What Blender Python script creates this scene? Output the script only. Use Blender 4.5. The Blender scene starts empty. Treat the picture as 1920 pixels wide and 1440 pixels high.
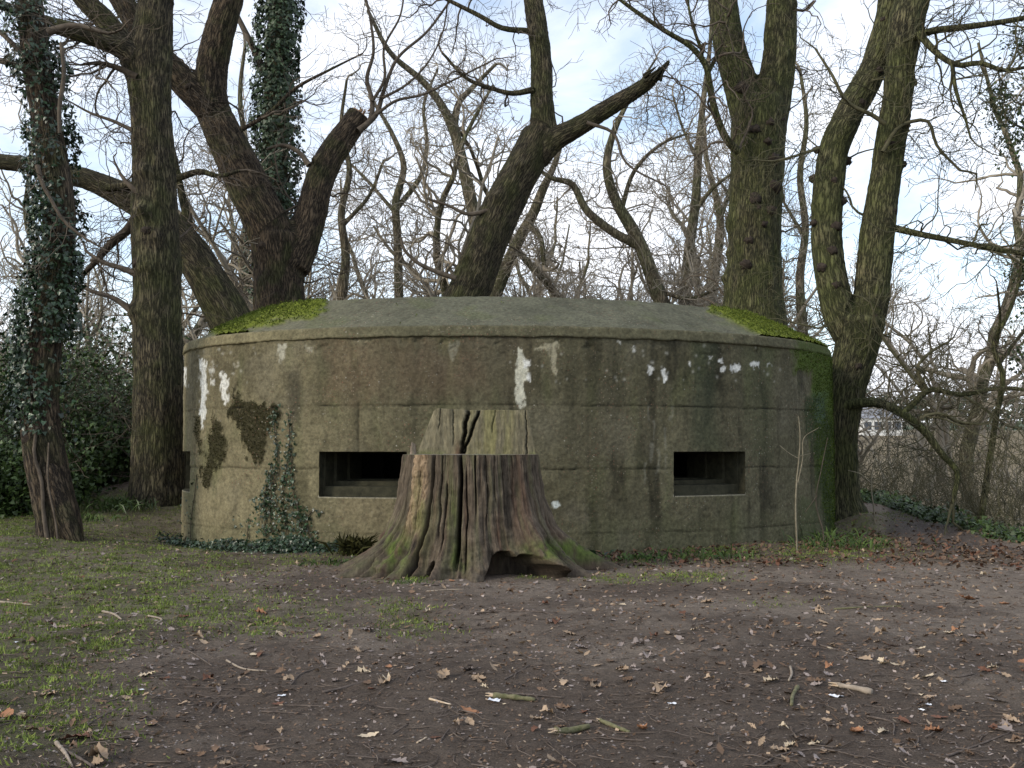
import bpy, math, random
import numpy as np
from mathutils import Vector
C = bpy.context.scene.collection
SC = bpy.context.scene
# ------------------------------------------------------------------ camera, sky, sun, exposure
F = 1867.0; HZ = 841.0; EYE = 1.5
PITCH = math.atan((HZ-720)/F)
cam = bpy.data.objects.new('camera', bpy.data.cameras.new('camera')); C.objects.link(cam)
cam.location = (0, 0, EYE); cam.rotation_euler = (math.pi/2+PITCH, 0, 0)
cam.data.sensor_width = 36; cam.data.lens = 36*F/1920
cam.data.clip_start = 0.05; cam.data.clip_end = 3000
SC.camera = cam
SUN = Vector((-0.80, -0.48, 0.46)).normalized()
w = bpy.data.worlds.new('World'); SC.world = w; w.use_nodes = True
nt = w.node_tree; N = nt.nodes; L = nt.links; N.clear()
out = N.new('ShaderNodeOutputWorld'); bg = N.new('ShaderNodeBackground')
sky = N.new('ShaderNodeTexSky'); sky.sky_type = 'NISHITA'; sky.sun_disc = False
sky.sun_elevation = math.asin(SUN.z); sky.sun_rotation = math.atan2(SUN.x, SUN.y)
sky.air_density = 1.0; sky.dust_density = 0.6; sky.ozone_density = 2.0
tc = N.new('ShaderNodeTexCoord'); mp = N.new('ShaderNodeMapping'); mp.inputs['Scale'].default_value = (1, 1, 2.2)
nz = N.new('ShaderNodeTexNoise'); nz.inputs['Scale'].default_value = 3.2; nz.inputs['Detail'].default_value = 9
nz.inputs['Roughness'].default_value = 0.58; nz.inputs['Distortion'].default_value = 0.5
cr = N.new('ShaderNodeValToRGB'); cr.color_ramp.elements[0].position = 0.36; cr.color_ramp.elements[1].position = 0.62
cr.color_ramp.elements[0].color = (0.20, 0.20, 0.20, 1)
mx = N.new('ShaderNodeMix'); mx.data_type = 'RGBA'
mx.inputs[7].default_value = (9.6, 9.9, 10.6, 1)
L.new(tc.outputs['Generated'], mp.inputs[0]); L.new(mp.outputs[0], nz.inputs[0]); L.new(nz.outputs[0], cr.inputs[0])
L.new(cr.outputs[0], mx.inputs[0]); gn = N.new('ShaderNodeMix'); gn.data_type = 'RGBA'; gn.blend_type = 'MULTIPLY'; gn.inputs[0].default_value = 1; gn.inputs[7].default_value = (2.05, 2.05, 1.95, 1); L.new(sky.outputs[0], gn.inputs[6]); L.new(gn.outputs[2], mx.inputs[6]); L.new(mx.outputs[2], bg.inputs[0])
bg.inputs[1].default_value = 0.132; L.new(bg.outputs[0], out.inputs[0])
sl = bpy.data.lights.new('sun', 'SUN'); sl.energy = 2.3; sl.angle = math.radians(11); sl.color = (1, 0.90, 0.74)
so = bpy.data.objects.new('sun', sl); C.objects.link(so); so.rotation_euler = SUN.to_track_quat('Z', 'Y').to_euler(); so.location = (-20, -10, 20)
SC.view_settings.view_transform = 'Standard'; SC.view_settings.look = 'None'; SC.view_settings.gamma = 1
SC.view_settings.use_curve_mapping = False; SC.view_settings.exposure = 0.0
SC.cycles.max_bounces = 5; SC.cycles.diffuse_bounces = 3; SC.cycles.glossy_bounces = 2

# ------------------------------------------------------------------ maths helpers
rng = np.random.default_rng(7); R = random.Random(7)
cp, sp = math.cos(PITCH), math.sin(PITCH)
def at(px, py, Y):
    x = (px-960)/F; y = (720-py)/F
    t = Y/(cp-y*sp)
    return np.array([x*t, Y, EYE+(sp+y*cp)*t])
def proj(P):
    Z = P[:, 2]-EYE
    f = np.maximum(P[:, 1]*cp+Z*sp, .05); u = -P[:, 1]*sp+Z*cp
    return 960+F*P[:, 0]/f, 720-F*u/f
def sstep(a, b, x):
    t = np.clip((x-a)/(b-a), 0, 1); return t*t*(3-2*t)
_G = rng.normal(size=(4096, 3)); _G /= np.linalg.norm(_G, axis=1)[:, None]; _GX, _GY, _GZ = [np.ascontiguousarray(_G[:, k].astype(np.float32)) for k in range(3)]
def pn(p, seed=0):
    p = np.asarray(p); i = np.floor(p).astype(np.int32); f = (p-i).astype(np.float32); i = i.T; fx, fy, fz = f[:, 0], f[:, 1], f[:, 2]
    ux, uy, uz = [q*q*q*(q*(q*6-15)+10) for q in (fx, fy, fz)]
    sd = np.int32((seed*40503) & 0xffff)
    hx = (i[0]*np.int32(7919)+sd, (i[0]+1)*np.int32(7919)+sd); hy = (i[1]*np.int32(10313), (i[1]+1)*np.int32(10313)); hz = (i[2]*np.int32(19349), (i[2]+1)*np.int32(19349))
    def g(a, b, c):
        h = hx[a] ^ hy[b] ^ hz[c]; h = (h ^ (h >> 11) ^ (h >> 5)) & 4095
        return _GX[h]*(fx-a)+_GY[h]*(fy-b)+_GZ[h]*(fz-c)
    x0 = g(0, 0, 0); x0 += (g(1, 0, 0)-x0)*ux; x1 = g(0, 1, 0); x1 += (g(1, 1, 0)-x1)*ux
    x2 = g(0, 0, 1); x2 += (g(1, 0, 1)-x2)*ux; x3 = g(0, 1, 1); x3 += (g(1, 1, 1)-x3)*ux
    x0 += (x1-x0)*uy; x2 += (x3-x2)*uy; x0 += (x2-x0)*uz
    return x0*1.5
def fbm(p, s, o=4, seed=0, rough=.5):
    r = 0; a = 1; t = 0
    for k in range(o):
        r = r+a*pn(p*s*2**k, seed+k); t += a; a *= rough
    return r/t*1.6
def P2(x, y, z=0): return np.stack([np.ravel(x), np.ravel(y), np.broadcast_to(np.ravel(z), np.ravel(x).shape)], 1).astype(float)
def inpoly(px, py, poly, soft=4):
    """signed-distance mask of a 2D outline, 1 inside"""
    poly = np.array(poly, float); n = len(poly); d = np.full(px.shape, 1e9); ins = np.zeros(px.shape, bool)
    for i in range(n):
        a = poly[i]; b = poly[(i+1) % n]; e = b-a
        t = np.clip(((px-a[0])*e[0]+(py-a[1])*e[1])/(e@e+1e-9), 0, 1)
        d = np.minimum(d, np.hypot(px-a[0]-t*e[0], py-a[1]-t*e[1]))
        if a[1] != b[1]:
            c = ((a[1] > py) != (b[1] > py)) & (px < (b[0]-a[0])*(py-a[1])/(b[1]-a[1])+a[0]); ins ^= c
    return sstep(-soft, soft, np.where(ins, d, -d))

# ------------------------------------------------------------------ mesh and object helpers
def mesh(name, V, faces, mat=None, smooth=True, attrs=None):
    """faces: list of int arrays (n,k)"""
    me = bpy.data.meshes.new(name); V = np.asarray(V, np.float32)
    faces = [np.asarray(f, np.int32) for f in (faces if isinstance(faces, list) else [faces]) if len(f)]
    used = np.zeros(len(V), bool)
    for f in faces: used[f.ravel()] = True
    if not used.all():
        mp_ = np.cumsum(used)-1; V = V[used]; faces = [mp_[f].astype(np.int32) for f in faces]; attrs = {k: np.asarray(a)[used] for k, a in (attrs or {}).items()}
    me.vertices.add(len(V)); me.vertices.foreach_set('co', V.ravel())
    nl = sum(f.size for f in faces); npoly = sum(len(f) for f in faces)
    me.loops.add(nl); me.loops.foreach_set('vertex_index', np.concatenate([f.ravel() for f in faces]))
    me.polygons.add(npoly); st = []; o = 0
    for f in faces:
        st.append(o+np.arange(len(f))*f.shape[1]); o += f.size
    me.polygons.foreach_set('loop_start', np.concatenate(st).astype(np.int32))
    me.polygons.foreach_set('use_smooth', np.full(npoly, smooth))
    me.update(calc_edges=True)
    for k, a in (attrs or {}).items():
        a = np.asarray(a, np.float32)
        if k == 'bk':
            at_ = me.attributes.new(k, 'FLOAT_VECTOR', 'POINT'); at_.data.foreach_set('vector', a.ravel())
        else:
            if a.shape[1] == 3: a = np.concatenate([a, np.ones((len(a), 1), np.float32)], 1)
            at_ = me.attributes.new(k, 'FLOAT_COLOR', 'POINT'); at_.data.foreach_set('color', a.ravel())
    if mat: me.materials.append(mat)
    return me
def tag(o, label=None, cat=None, group=None, kind=None):
    for k, v in (('label', label), ('category', cat), ('group', group), ('kind', kind)):
        if v: o[k] = v
    return o
def obj(name, me, parent=None, loc=None, **kw):
    o = bpy.data.objects.new(name, me); C.objects.link(o)
    if parent:
        o.parent = parent
        if parent.location.length > 0 and loc is None: o.matrix_parent_inverse.identity(); o.location = -Vector(parent.location)
    if loc is not None: o.location = loc
    return tag(o, **kw)
def thing(name, loc=(0, 0, 0), **kw):
    return obj(name, None, None, loc, **kw)
def grid_faces(nu, nv, wrap=False):
    i = np.arange(nu-(0 if wrap else 1)); j = np.arange(nv-1)
    I, J = np.meshgrid(i, j, indexing='ij'); I2 = (I+1) % nu
    return np.stack([I*nv+J, I2*nv+J, I2*nv+J+1, I*nv+J+1], -1).reshape(-1, 4)
def spline(P, rr, step=None, n=None):
    P = np.array(P, float); rr = np.array(rr, float)
    d = np.r_[0, np.cumsum(np.linalg.norm(np.diff(P, axis=0), axis=1))]
    if n is None: n = max(3, int(d[-1]/step)+1)
    t = np.linspace(0, d[-1], n); k = len(P); out = np.zeros((n, 3))
    m = np.gradient(P, d, axis=0) if k > 2 else np.repeat((P[1:]-P[:-1])/d[-1], 2, 0)
    j = np.clip(np.searchsorted(d, t, 'right')-1, 0, k-2); h = d[j+1]-d[j]; s = ((t-d[j])/h)[:, None]; h = h[:, None]
    out = (2*s**3-3*s**2+1)*P[j]+(s**3-2*s**2+s)*h*m[j]+(-2*s**3+3*s**2)*P[j+1]+(s**3-s**2)*h*m[j+1]
    return out, np.interp(t, d, rr)
def frames(P):
    T = np.gradient(P, axis=0); T /= np.linalg.norm(T, axis=1)[:, None]+1e-9
    ref = np.where(np.abs(T[:, 2:3]) > .9, np.array([[1., 0, 0]]), np.array([[0, 0, 1.]]))
    if len(P) > 2 and not (np.all(np.abs(T[:, 2]) > .9) or np.all(np.abs(T[:, 2]) <= .9)):
        r0 = np.array([.31, -.95, .05]); ref = np.repeat(r0[None], len(P), 0)
    A = np.cross(T, ref); A /= np.linalg.norm(A, axis=1)[:, None]+1e-9
    B = np.cross(T, A); return T, A, B
class MB:
    """collects vertices and faces for ONE mesh"""
    def __init__(s): s.V = []; s.Fq = []; s.Ft = []; s.n = 0; s.K = []
    def tube(s, P, rr, k=3, cap=False, col=None):
        P = np.asarray(P, float); n = len(P); T, A, B = frames(P)
        a = np.arange(k)*2*math.pi/k
        V = P[:, None]+(A[:, None]*np.cos(a)[None, :, None]+B[:, None]*np.sin(a)[None, :, None])*np.asarray(rr)[:, None, None]
        V = V.reshape(-1, 3)
        I, J = np.meshgrid(np.arange(n-1), np.arange(k), indexing='ij'); J2 = (J+1) % k
        s.Fq.append(s.n+np.stack([I*k+J, I*k+J2, (I+1)*k+J2, (I+1)*k+J], -1).reshape(-1, 4))
        if cap:
            V = np.concatenate([V, P[:1], P[-1:]]); b = n*k; j = np.arange(k); j2 = (j+1) % k
            s.Ft.append(s.n+np.stack([j2, j, np.full(k, b)], 1)); s.Ft.append(s.n+np.stack([(n-1)*k+j, (n-1)*k+j2, np.full(k, b+1)], 1))
        s.V.append(V); s.n += len(V)
        if col is not None: s.K.append(np.repeat(np.asarray(col, float)[None], len(V), 0))
    def tris(s, V, Fc, col=None):
        s.V.append(V); Fc = np.asarray(Fc)
        (s.Ft if Fc.shape[1] == 3 else s.Fq).append(Fc+s.n); s.n += len(V)
        if col is not None: s.K.append(col)
    def box(s, lo, hi):
        lo = np.array(lo, float); hi = np.array(hi, float)
        V = np.array([[(lo, hi)[a][0], (lo, hi)[b][1], (lo, hi)[c][2]] for a in (0, 1) for b in (0, 1) for c in (0, 1)])
        s.tris(V, np.array([[0, 1, 3, 2], [4, 6, 7, 5], [0, 4, 5, 1], [2, 3, 7, 6], [0, 2, 6, 4], [1, 5, 7, 3]]))
    def mesh(s, name, mat, smooth=True, attrs=None):
        f = []
        if s.Fq: f.append(np.concatenate(s.Fq))
        if s.Ft: f.append(np.concatenate(s.Ft))
        attrs = dict(attrs or {})
        if s.K: attrs['col'] = np.concatenate(s.K)
        return mesh(name, np.concatenate(s.V), f, mat, smooth, attrs)

# ------------------------------------------------------------------ materials
def newmat(name):
    m = bpy.data.materials.new(name); m.use_nodes = True; n = m.node_tree.nodes; b = n['Principled BSDF']
    b.inputs['Roughness'].default_value = .9; b.inputs['Specular IOR Level'].default_value = .25
    return m, n, m.node_tree.links, b
def noise_node(n, l, vec, scale, detail=5, rough=.6, stretch=None):
    if stretch is not None:
        q = n.new('ShaderNodeMapping'); q.inputs['Scale'].default_value = stretch; l.new(vec, q.inputs[0]); vec = q.outputs[0]
    t = n.new('ShaderNodeTexNoise'); t.inputs['Scale'].default_value = scale; t.inputs['Detail'].default_value = detail
    t.inputs['Roughness'].default_value = rough; l.new(vec, t.inputs['Vector']); return t.outputs['Fac']
def ramp(n, l, f, stops):
    r = n.new('ShaderNodeValToRGB'); e = r.color_ramp.elements
    while len(e) < len(stops): e.new(.5)
    for q, (p, c) in zip(e, stops): q.position = p; q.color = (*c, 1) if len(c) == 3 else c
    l.new(f, r.inputs[0]); return r.outputs[0]
def mixc(n, l, fac, a, b, mode='MIX'):
    q = n.new('ShaderNodeMix'); q.data_type = 'RGBA'; q.blend_type = mode; q.clamp_factor = True
    for v, i in ((fac, 0), (a, 6), (b, 7)):
        if isinstance(v, (int, float)): q.inputs[i].default_value = v
        elif isinstance(v, tuple): q.inputs[i].default_value = (*v, 1)
        else: l.new(v, q.inputs[i])
    return q.outputs[2]
def bump(n, l, b, h, dist, strength=1.0, prev=None):
    q = n.new('ShaderNodeBump'); q.inputs['Distance'].default_value = dist; q.inputs['Strength'].default_value = strength
    l.new(h, q.inputs['Height'])
    if prev is not None: l.new(prev, q.inputs['Normal'])
    l.new(q.outputs[0], b.inputs['Normal']); return q.outputs[0]
def attr(n, name, outp='Color'):
    a = n.new('ShaderNodeAttribute'); a.attribute_name = name; return a.outputs[outp]

def bark_mat(name, dark, light, moss, moss_amt, scale=1.0):
    m, n, l, b = newmat(name); v = attr(n, 'bk', 'Vector')
    f1 = noise_node(n, l, v, 19*scale, 5, .6, (1, 1, .17)); f0 = noise_node(n, l, v, 46*scale, 3, .6, (1, 1, .3)); f2 = noise_node(n, l, v, 2.4, 5, .6)
    fur = ramp(n, l, f1, [(.37, (1, 1, 1)), (.445, (.62, .62, .62)), (.49, (0, 0, 0)), (.52, (0, 0, 0)), (.57, (.7, .7, .7)), (.66, (1, 1, 1))])
    c = mixc(n, l, fur, dark, light)
    c = mixc(n, l, 1.0, c, ramp(n, l, f0, [(.3, (.72,)*3), (.7, (1.25,)*3)]), 'MULTIPLY')
    c = mixc(n, l, 1.0, c, ramp(n, l, f2, [(.3, (.66, .66, .66)), (.7, (1.25, 1.2, 1.12))]), 'MULTIPLY')
    mf = ramp(n, l, noise_node(n, l, v, 1.3, 6, .62), [(.52-moss_amt, (0, 0, 0)), (.66-moss_amt*.5, (.75, .75, .75))])
    c = mixc(n, l, mf, c, mixc(n, l, fur, tuple(q*.4 for q in moss), moss)); l.new(c, b.inputs['Base Color'])
    bump(n, l, b, fur, .035, .9); b.inputs['Roughness'].default_value = .95
    return m
def plain_mat(name, a, b_, scale=20, bumpd=.004, rough=.9, obj_coord=False):
    m, n, l, b = newmat(name)
    if obj_coord: v = n.new('ShaderNodeTexCoord').outputs['Object']
    else: v = n.new('ShaderNodeNewGeometry').outputs['Position']
    f = noise_node(n, l, v, scale, 4, .65)
    l.new(ramp(n, l, f, [(.3, a), (.7, b_)]), b.inputs['Base Color'])
    if bumpd: bump(n, l, b, f, bumpd)
    b.inputs['Roughness'].default_value = rough; return m
def leaf_mat(name, a, b_, rough=.5, spec=.3, var=.35, trans=0.0):
    m, n, l, b = newmat(name)
    g = n.new('ShaderNodeNewGeometry'); f = g.outputs['Random Per Island']
    c = ramp(n, l, f, [(0, a), (1, b_)])
    f2 = noise_node(n, l, g.outputs['Position'], 2.2, 3, .5)
    c = mixc(n, l, 1.0, c, ramp(n, l, f2, [(.3, (1-var,)*3), (.7, (1+var,)*3)]), 'MULTIPLY')
    l.new(c, b.inputs['Base Color']); b.inputs['Roughness'].default_value = rough; b.inputs['Specular IOR Level'].default_value = spec
    return m
def col_mat(name, rough=.92, fine=60, bd=.004, contrast=(.75, 1.25), speck=False, stretch=None, spec=.2):
    m, n, l, b = newmat(name); v = n.new('ShaderNodeNewGeometry').outputs['Position']; c = attr(n, 'col')
    f = noise_node(n, l, v, fine, 6, .7, stretch)
    c = mixc(n, l, 1.0, c, ramp(n, l, f, [(.3, (contrast[0],)*3), (.7, (contrast[1],)*3)]), 'MULTIPLY')
    h = f
    if speck:
        vo = n.new('ShaderNodeTexVoronoi'); vo.inputs['Scale'].default_value = 34; l.new(v, vo.inputs['Vector'])
        sp_ = n.new('ShaderNodeSeparateColor'); l.new(vo.outputs['Color'], sp_.inputs[0])
        sel = ramp(n, l, sp_.outputs[0], [(.62, (0, 0, 0)), (.70, (1, 1, 1))])
        near = ramp(n, l, vo.outputs['Distance'], [(.25, (1, 1, 1)), (.42, (0, 0, 0))])
        patch = ramp(n, l, noise_node(n, l, v, 1.1, 4, .6), [(.42, (0, 0, 0)), (.62, (1, 1, 1))])
        k = mixc(n, l, 1.0, mixc(n, l, 1.0, sel, near, 'MULTIPLY'), patch, 'MULTIPLY')
        kc = ramp(n, l, sp_.outputs[1], [(0, (.20, .17, .12)), (.3, (.16, .085, .055)), (.6, (.045, .04, .03)), (.9, (.17, .15, .11)), (1, (.34, .32, .27))])
        c = mixc(n, l, k, c, kc)
    l.new(c, b.inputs['Base Color']); b.inputs['Roughness'].default_value = rough; b.inputs['Specular IOR Level'].default_value = spec
    bump(n, l, b, h, bd); return m

M = {}
M['bark'] = bark_mat('oak_bark', (.022, .019, .014), (.130, .112, .074), (.085, .092, .034), .09)
M['bark_moss'] = bark_mat('mossy_bark', (.022, .021, .014), (.138, .128, .076), (.095, .108, .036), .17)
M['bark_red'] = bark_mat('red_brown_bark', (.020, .016, .013), (.122, .094, .066), (.075, .082, .032), .05)
M['bark_far'] = bark_mat('hazed_bark', (.07, .058, .042), (.24, .21, .155), (.14, .15, .075), .10, .8)  # haze and light over far trunks put into a paler bark colour
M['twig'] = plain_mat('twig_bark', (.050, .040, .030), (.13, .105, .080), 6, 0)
M['twig_far'] = plain_mat('hazed_twig_bark', (.185, .160, .125), (.34, .30, .235), 2, 0)  # background twigs lightened in colour in place of haze
M['twig_moss'] = plain_mat('mossy_twig_bark', (.045, .045, .022), (.11, .10, .06), 5, 0)
M['wood_cut'] = plain_mat('torn_wood', (.20, .12, .07), (.40, .27, .17), 30, .004)
M['ivy'] = leaf_mat('ivy_leaf', (.006, .016, .006), (.030, .062, .026), .36, .5)
M['ivy_far'] = leaf_mat('far_ivy_leaf', (.012, .026, .010), (.042, .070, .032), .5, .35)
M['holly'] = leaf_mat('evergreen_leaf', (.015, .031, .008), (.062, .102, .026), .45, .35, .5)
M['grass'] = leaf_mat('grass_blade', (.070, .100, .020), (.20, .245, .060), .7, .15, .4)
M['weed'] = leaf_mat('weed_leaf', (.028, .052, .014), (.075, .115, .030), .6, .2, .3)
M['concrete'] = col_mat('weathered_concrete', .93, 21, .010, (.58, 1.42), True)
M['stump'] = col_mat('weathered_stump_wood', .9, 30, .012, (.55, 1.4), False, (1, 1, .22))
M['moss'] = leaf_mat('moss_tuft', (.040, .062, .010), (.115, .142, .024), .9, .1, .35)
M['dark_moss'] = leaf_mat('dark_moss_tuft', (.016, .017, .006), (.050, .048, .014), .9, .1, .35)
# ground
m, n, l, b = newmat('woodland_soil'); v = n.new('ShaderNodeNewGeometry').outputs['Position']; c = attr(n, 'col')
f = noise_node(n, l, v, 9, 8, .72); f3 = noise_node(n, l, v, 70, 5, .75)
c = mixc(n, l, 1.0, c, ramp(n, l, f, [(.3, (.66,)*3), (.7, (1.32,)*3)]), 'MULTIPLY')
c = mixc(n, l, 1.0, c, ramp(n, l, f3, [(.3, (.5,)*3), (.7, (1.55, 1.5, 1.45))]), 'MULTIPLY')
vo = n.new('ShaderNodeTexVoronoi'); vo.inputs['Scale'].default_value = 55; l.new(v, vo.inputs['Vector'])
s_ = n.new('ShaderNodeSeparateColor'); l.new(vo.outputs['Color'], s_.inputs[0])
k = mixc(n, l, 1.0, ramp(n, l, s_.outputs[0], [(.955, (0, 0, 0)), (.965, (1, 1, 1))]), ramp(n, l, vo.outputs['Distance'], [(.2, (1, 1, 1)), (.4, (0, 0, 0))]), 'MULTIPLY')
c = mixc(n, l, k, c, ramp(n, l, s_.outputs[1], [(0, (.11, .08, .06)), (1, (.30, .25, .20))]))
l.new(c, b.inputs['Base Color']); b.inputs['Roughness'].default_value = .95
p_ = bump(n, l, b, f, .05, 1.0); bump(n, l, b, f3, .012, 1.0, p_)
M['ground'] = m

# ------------------------------------------------------------------ ground
def gh(x, y, fine=True):
    x = np.ravel(np.asarray(x, float)); y = np.ravel(np.asarray(y, float))
    z = .80*np.exp(-(((x+7.6)/2.6)**2+((y-21.5)/3.0)**2))
    z = z+.35*np.exp(-(((x-1)/7)**2+((y-25.5)/2.5)**2))
    z = z-.17*np.exp(-(((x+5.3)/2.2)**2+((y-17.0)/1.6)**2))
    z = z+.30*np.exp(-(((x-6.75)/.55)**2+((y-18.9)/.9)**2))
    z = z+.18*sstep(-3.5, -8, x)*sstep(10, 15, y)*(1-sstep(16, 20, y))
    e = x-(9.4+.10*(y-27)) ; e = np.where(y < 27, x-(7.7+(y-14)*.14), e)      # edge of the right-hand slope
    z = z-3.1*sstep(0, 11, e)*sstep(6, 16, y)
    z = z-1.6*sstep(-9, -16, x)*sstep(8, 16, y)
    z = z-1.3*sstep(32, 60, y)
    z = z+9.0*sstep(80, 170, y)+14*sstep(250, 700, y)
    p = P2(x, y)
    z = z+.07*fbm(p, .35, 3, 11)*sstep(0, 5, y)
    if fine: z = z+.020*fbm(p, 2.2, 4, 5)+.013*fbm(p, 9, 3, 9)
    return z
def grow_axis(lo, hi, step0, mx_):
    a = []; x = hi; s = step0
    while x < mx_: s *= 1.09; x += s; a.append(x)
    return a
xs = np.arange(-7.6, 8.2, .052); r_ = grow_axis(0, xs[-1], .052, 900); l_ = [-q for q in grow_axis(0, -xs[0], .052, 900)][::-1]
xs = np.r_[l_, xs, r_]
ys = [3.6]
while ys[-1] < 30: ys.append(ys[-1]+.0062*ys[-1])
ys = np.r_[[-40, -15, -6, -2, 0, 1.5, 2.8], ys]; t_ = [ys[-1]]
while t_[-1] < 1400: t_.append(t_[-1]*1.045)
ys = np.r_[ys, t_[1:]]
X, Y = np.meshgrid(xs, ys, indexing='ij'); GX, GY = X.ravel(), Y.ravel(); GZ = gh(GX, GY)
GV = np.stack([GX, GY, GZ], 1); gp = P2(GX, GY)
gpx, gpy = proj(GV)
_gh0 = gh; _GZ2 = GZ.reshape(len(xs), len(ys))
def gh(x, y, fine=True):
    x = np.ravel(np.asarray(x, float)); y = np.ravel(np.asarray(y, float)); i = np.clip(np.searchsorted(xs, x)-1, 0, len(xs)-2); j = np.clip(np.searchsorted(ys, y)-1, 0, len(ys)-2)
    u = np.clip((x-xs[i])/(xs[i+1]-xs[i]), 0, 1); v = np.clip((y-ys[j])/(ys[j+1]-ys[j]), 0, 1)
    return (_GZ2[i, j]*(1-u)+_GZ2[i+1, j]*u)*(1-v)+(_GZ2[i, j+1]*(1-u)+_GZ2[i+1, j+1]*u)*v
def grass_density(px, py, P, front):
    """how grassy the ground is, as a function of the place"""
    j = 40*fbm(P, .8, 3, 21); qx = px+j; qy = py+j*.4
    d = inpoly(qx, qy, [(-900, 985), (150, 1000), (420, 1042), (400, 1100), (300, 1180), (190, 1260), (130, 1330), (60, 1420), (-900, 1700)], 45)
    d = d*(0.55+.45*sstep(-.3, .25, fbm(P, 1.6, 3, 33)))
    d = np.maximum(d, .9*inpoly(qx, qy, [(-300, 900), (150, 930), (345, 900), (345, 965), (200, 990), (60, 1010), (-300, 1010)], 14)); d = np.maximum(d, .55*inpoly(qx, qy, [(150, 940), (345, 940), (345, 1015), (170, 1010)], 14))
    for (cx, cy, rx, ry, a) in ((330, 1140, 190, 40, .8), (560, 1150, 90, 26, .5), (740, 1140, 60, 16, .7), (770, 1175, 60, 18, .8), (490, 1170, 60, 22, .8), (110, 1370, 110, 45, .75), (220, 1300, 60, 30, .5),
                                (630, 1035, 50, 12, .9), (770, 1085, 40, 8, .9), (1290, 1082, 70, 8, 1), (1200, 1050, 60, 12, .5), (1330, 1035, 110, 14, .9), (1540, 1035, 110, 16, .8), (1000, 1078, 30, 8, .5), (1640, 1020, 30, 20, .7), (1615, 985, 45, 22, 1), (1700, 965, 60, 10, .5),
                                (30, 1290, 90, 40, .5), (550, 1050, 90, 10, .6), (400, 1060, 100, 18, .6), (1160, 1085, 60, 8, .8), (1460, 1130, 60, 10, .2)):
        d = np.maximum(d, a*np.exp(-((px-cx)/rx)**2-((py-cy)/ry)**2))
    return np.clip(d, 0, 1)*front
front = (GY > 2).astype(float)
gd = grass_density(gpx, gpy, gp, front)
soil = np.array([.180, .148, .120]); soilb = np.array([.092, .071, .056])
f1 = sstep(-.5, .5, fbm(gp, .7, 4, 41)+.55*sstep(1.0, 6.0, GX)*sstep(6, 10, GY)-.45*sstep(9.5, 5.5, GY)+.25*fbm(gp, 3, 3, 44))[:, None]
col = soil*f1+soilb*(1-f1)
col = col*(1-.5*gd[:, None])+np.array([.075, .090, .026])*.5*gd[:, None]
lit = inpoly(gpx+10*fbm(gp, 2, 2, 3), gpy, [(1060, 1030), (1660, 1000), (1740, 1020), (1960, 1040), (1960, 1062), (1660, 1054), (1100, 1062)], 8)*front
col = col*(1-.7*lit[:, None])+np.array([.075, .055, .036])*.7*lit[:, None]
pth = inpoly(gpx, gpy, [(1665, 945), (1720, 960), (1930, 1040), (1720, 1030), (1660, 1000)], 10)*front
col = col*(1-.7*pth[:, None])+np.array([.052, .042, .040])*.7*pth[:, None]
far = sstep(35, 60, GY)[:, None]; fieldc = np.array([.17, .14, .09])+.03*fbm(gp, .05, 3, 8)[:, None]
col = col*(1-far)+fieldc*far
hill = sstep(150, 200, GY)[:, None]; col = col*(1-hill)+np.array([.06, .085, .05])*hill
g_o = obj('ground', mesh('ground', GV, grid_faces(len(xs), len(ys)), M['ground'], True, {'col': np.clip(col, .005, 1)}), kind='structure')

# ------------------------------------------------------------------ the pillbox
CX, CY, AA, BB, PH = .063, 18.568, 5.911, 4.0875, .153
def ell(t, off=0.0):
    x = AA*np.cos(t); y = BB*np.sin(t); nx = np.cos(t)/AA; ny = np.sin(t)/BB; q = np.hypot(nx, ny); nx = nx/q; ny = ny/q
    x = x+nx*off; y = y+ny*off; c, s = math.cos(PH), math.sin(PH)
    return CX+x*c-y*s, CY+x*s+y*c, nx*c-ny*s, nx*s+ny*c
tt = np.linspace(0, 2*math.pi, 20001); ex, ey, _, _ = ell(tt)
al = np.r_[0, np.cumsum(np.hypot(np.diff(ex), np.diff(ey)))]; PERI = al[-1]
def t_of_s(s): return np.interp(np.mod(s, PERI), al, tt)
s_all = np.linspace(0, PERI, 4001); tx, ty, tnx, tny = ell(t_of_s(s_all))
def s_at_px(px, z, side=0):
    """perimeter position on the camera's side whose picture column is px"""
    q = proj(np.stack([tx, ty, np.full(len(tx), z)], 1))[0]; vis = (tnx*tx+tny*ty) < 0
    k = np.where(vis)[0]; return s_all[k[np.argmin(abs(q[k]-px))]]
ZT = 3.14; ZB = -.6
EZ0, EZ1 = .79, 1.455
sR0, sR1 = s_at_px(1263, 1.1), s_at_px(1397, 1.1)
sL0 = s_at_px(599, 1.1); wR = abs(sR1-sR0); sL1 = sL0+wR*1.0
sF1 = s_at_px(357, 1.1); sF0 = sF1-wR
emb = [(min(sL0, sL1), max(sL0, sL1)), (min(sR0, sR1), max(sR0, sR1)), (min(sF0, sF1), max(sF0, sF1))]
print('EMB', emb, wR, PERI)
front_lo = t0s = s_at_px(349, 1.1)-1.2; front_hi = s_at_px(1556, 1.1)+1.2
fs = np.arange(front_lo, front_hi, .0175); back = np.linspace(fs[-1]+.05, front_lo+PERI-.05, 150); ss = np.r_[fs, back]
zs = np.r_[np.arange(ZB, -.25, .1), np.arange(-.25, ZT+.001, .0185)]
for a, b_ in emb:
    for q in (a, b_): ss[np.argmin(abs(ss-q))] = q
for q in (EZ0, EZ1): zs[np.argmin(abs(zs-q))] = q
S, Zg = np.meshgrid(ss, zs, indexing='ij'); S = S.ravel(); Zg = Zg.ravel()
x, y, nx, ny = ell(t_of_s(S)); W0 = np.stack([x, y, Zg], 1)
wpx, wpy = proj(W0); vis = (nx*x+ny*y < .6)
sp3 = np.stack([S, np.zeros_like(S), Zg], 1)
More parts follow.
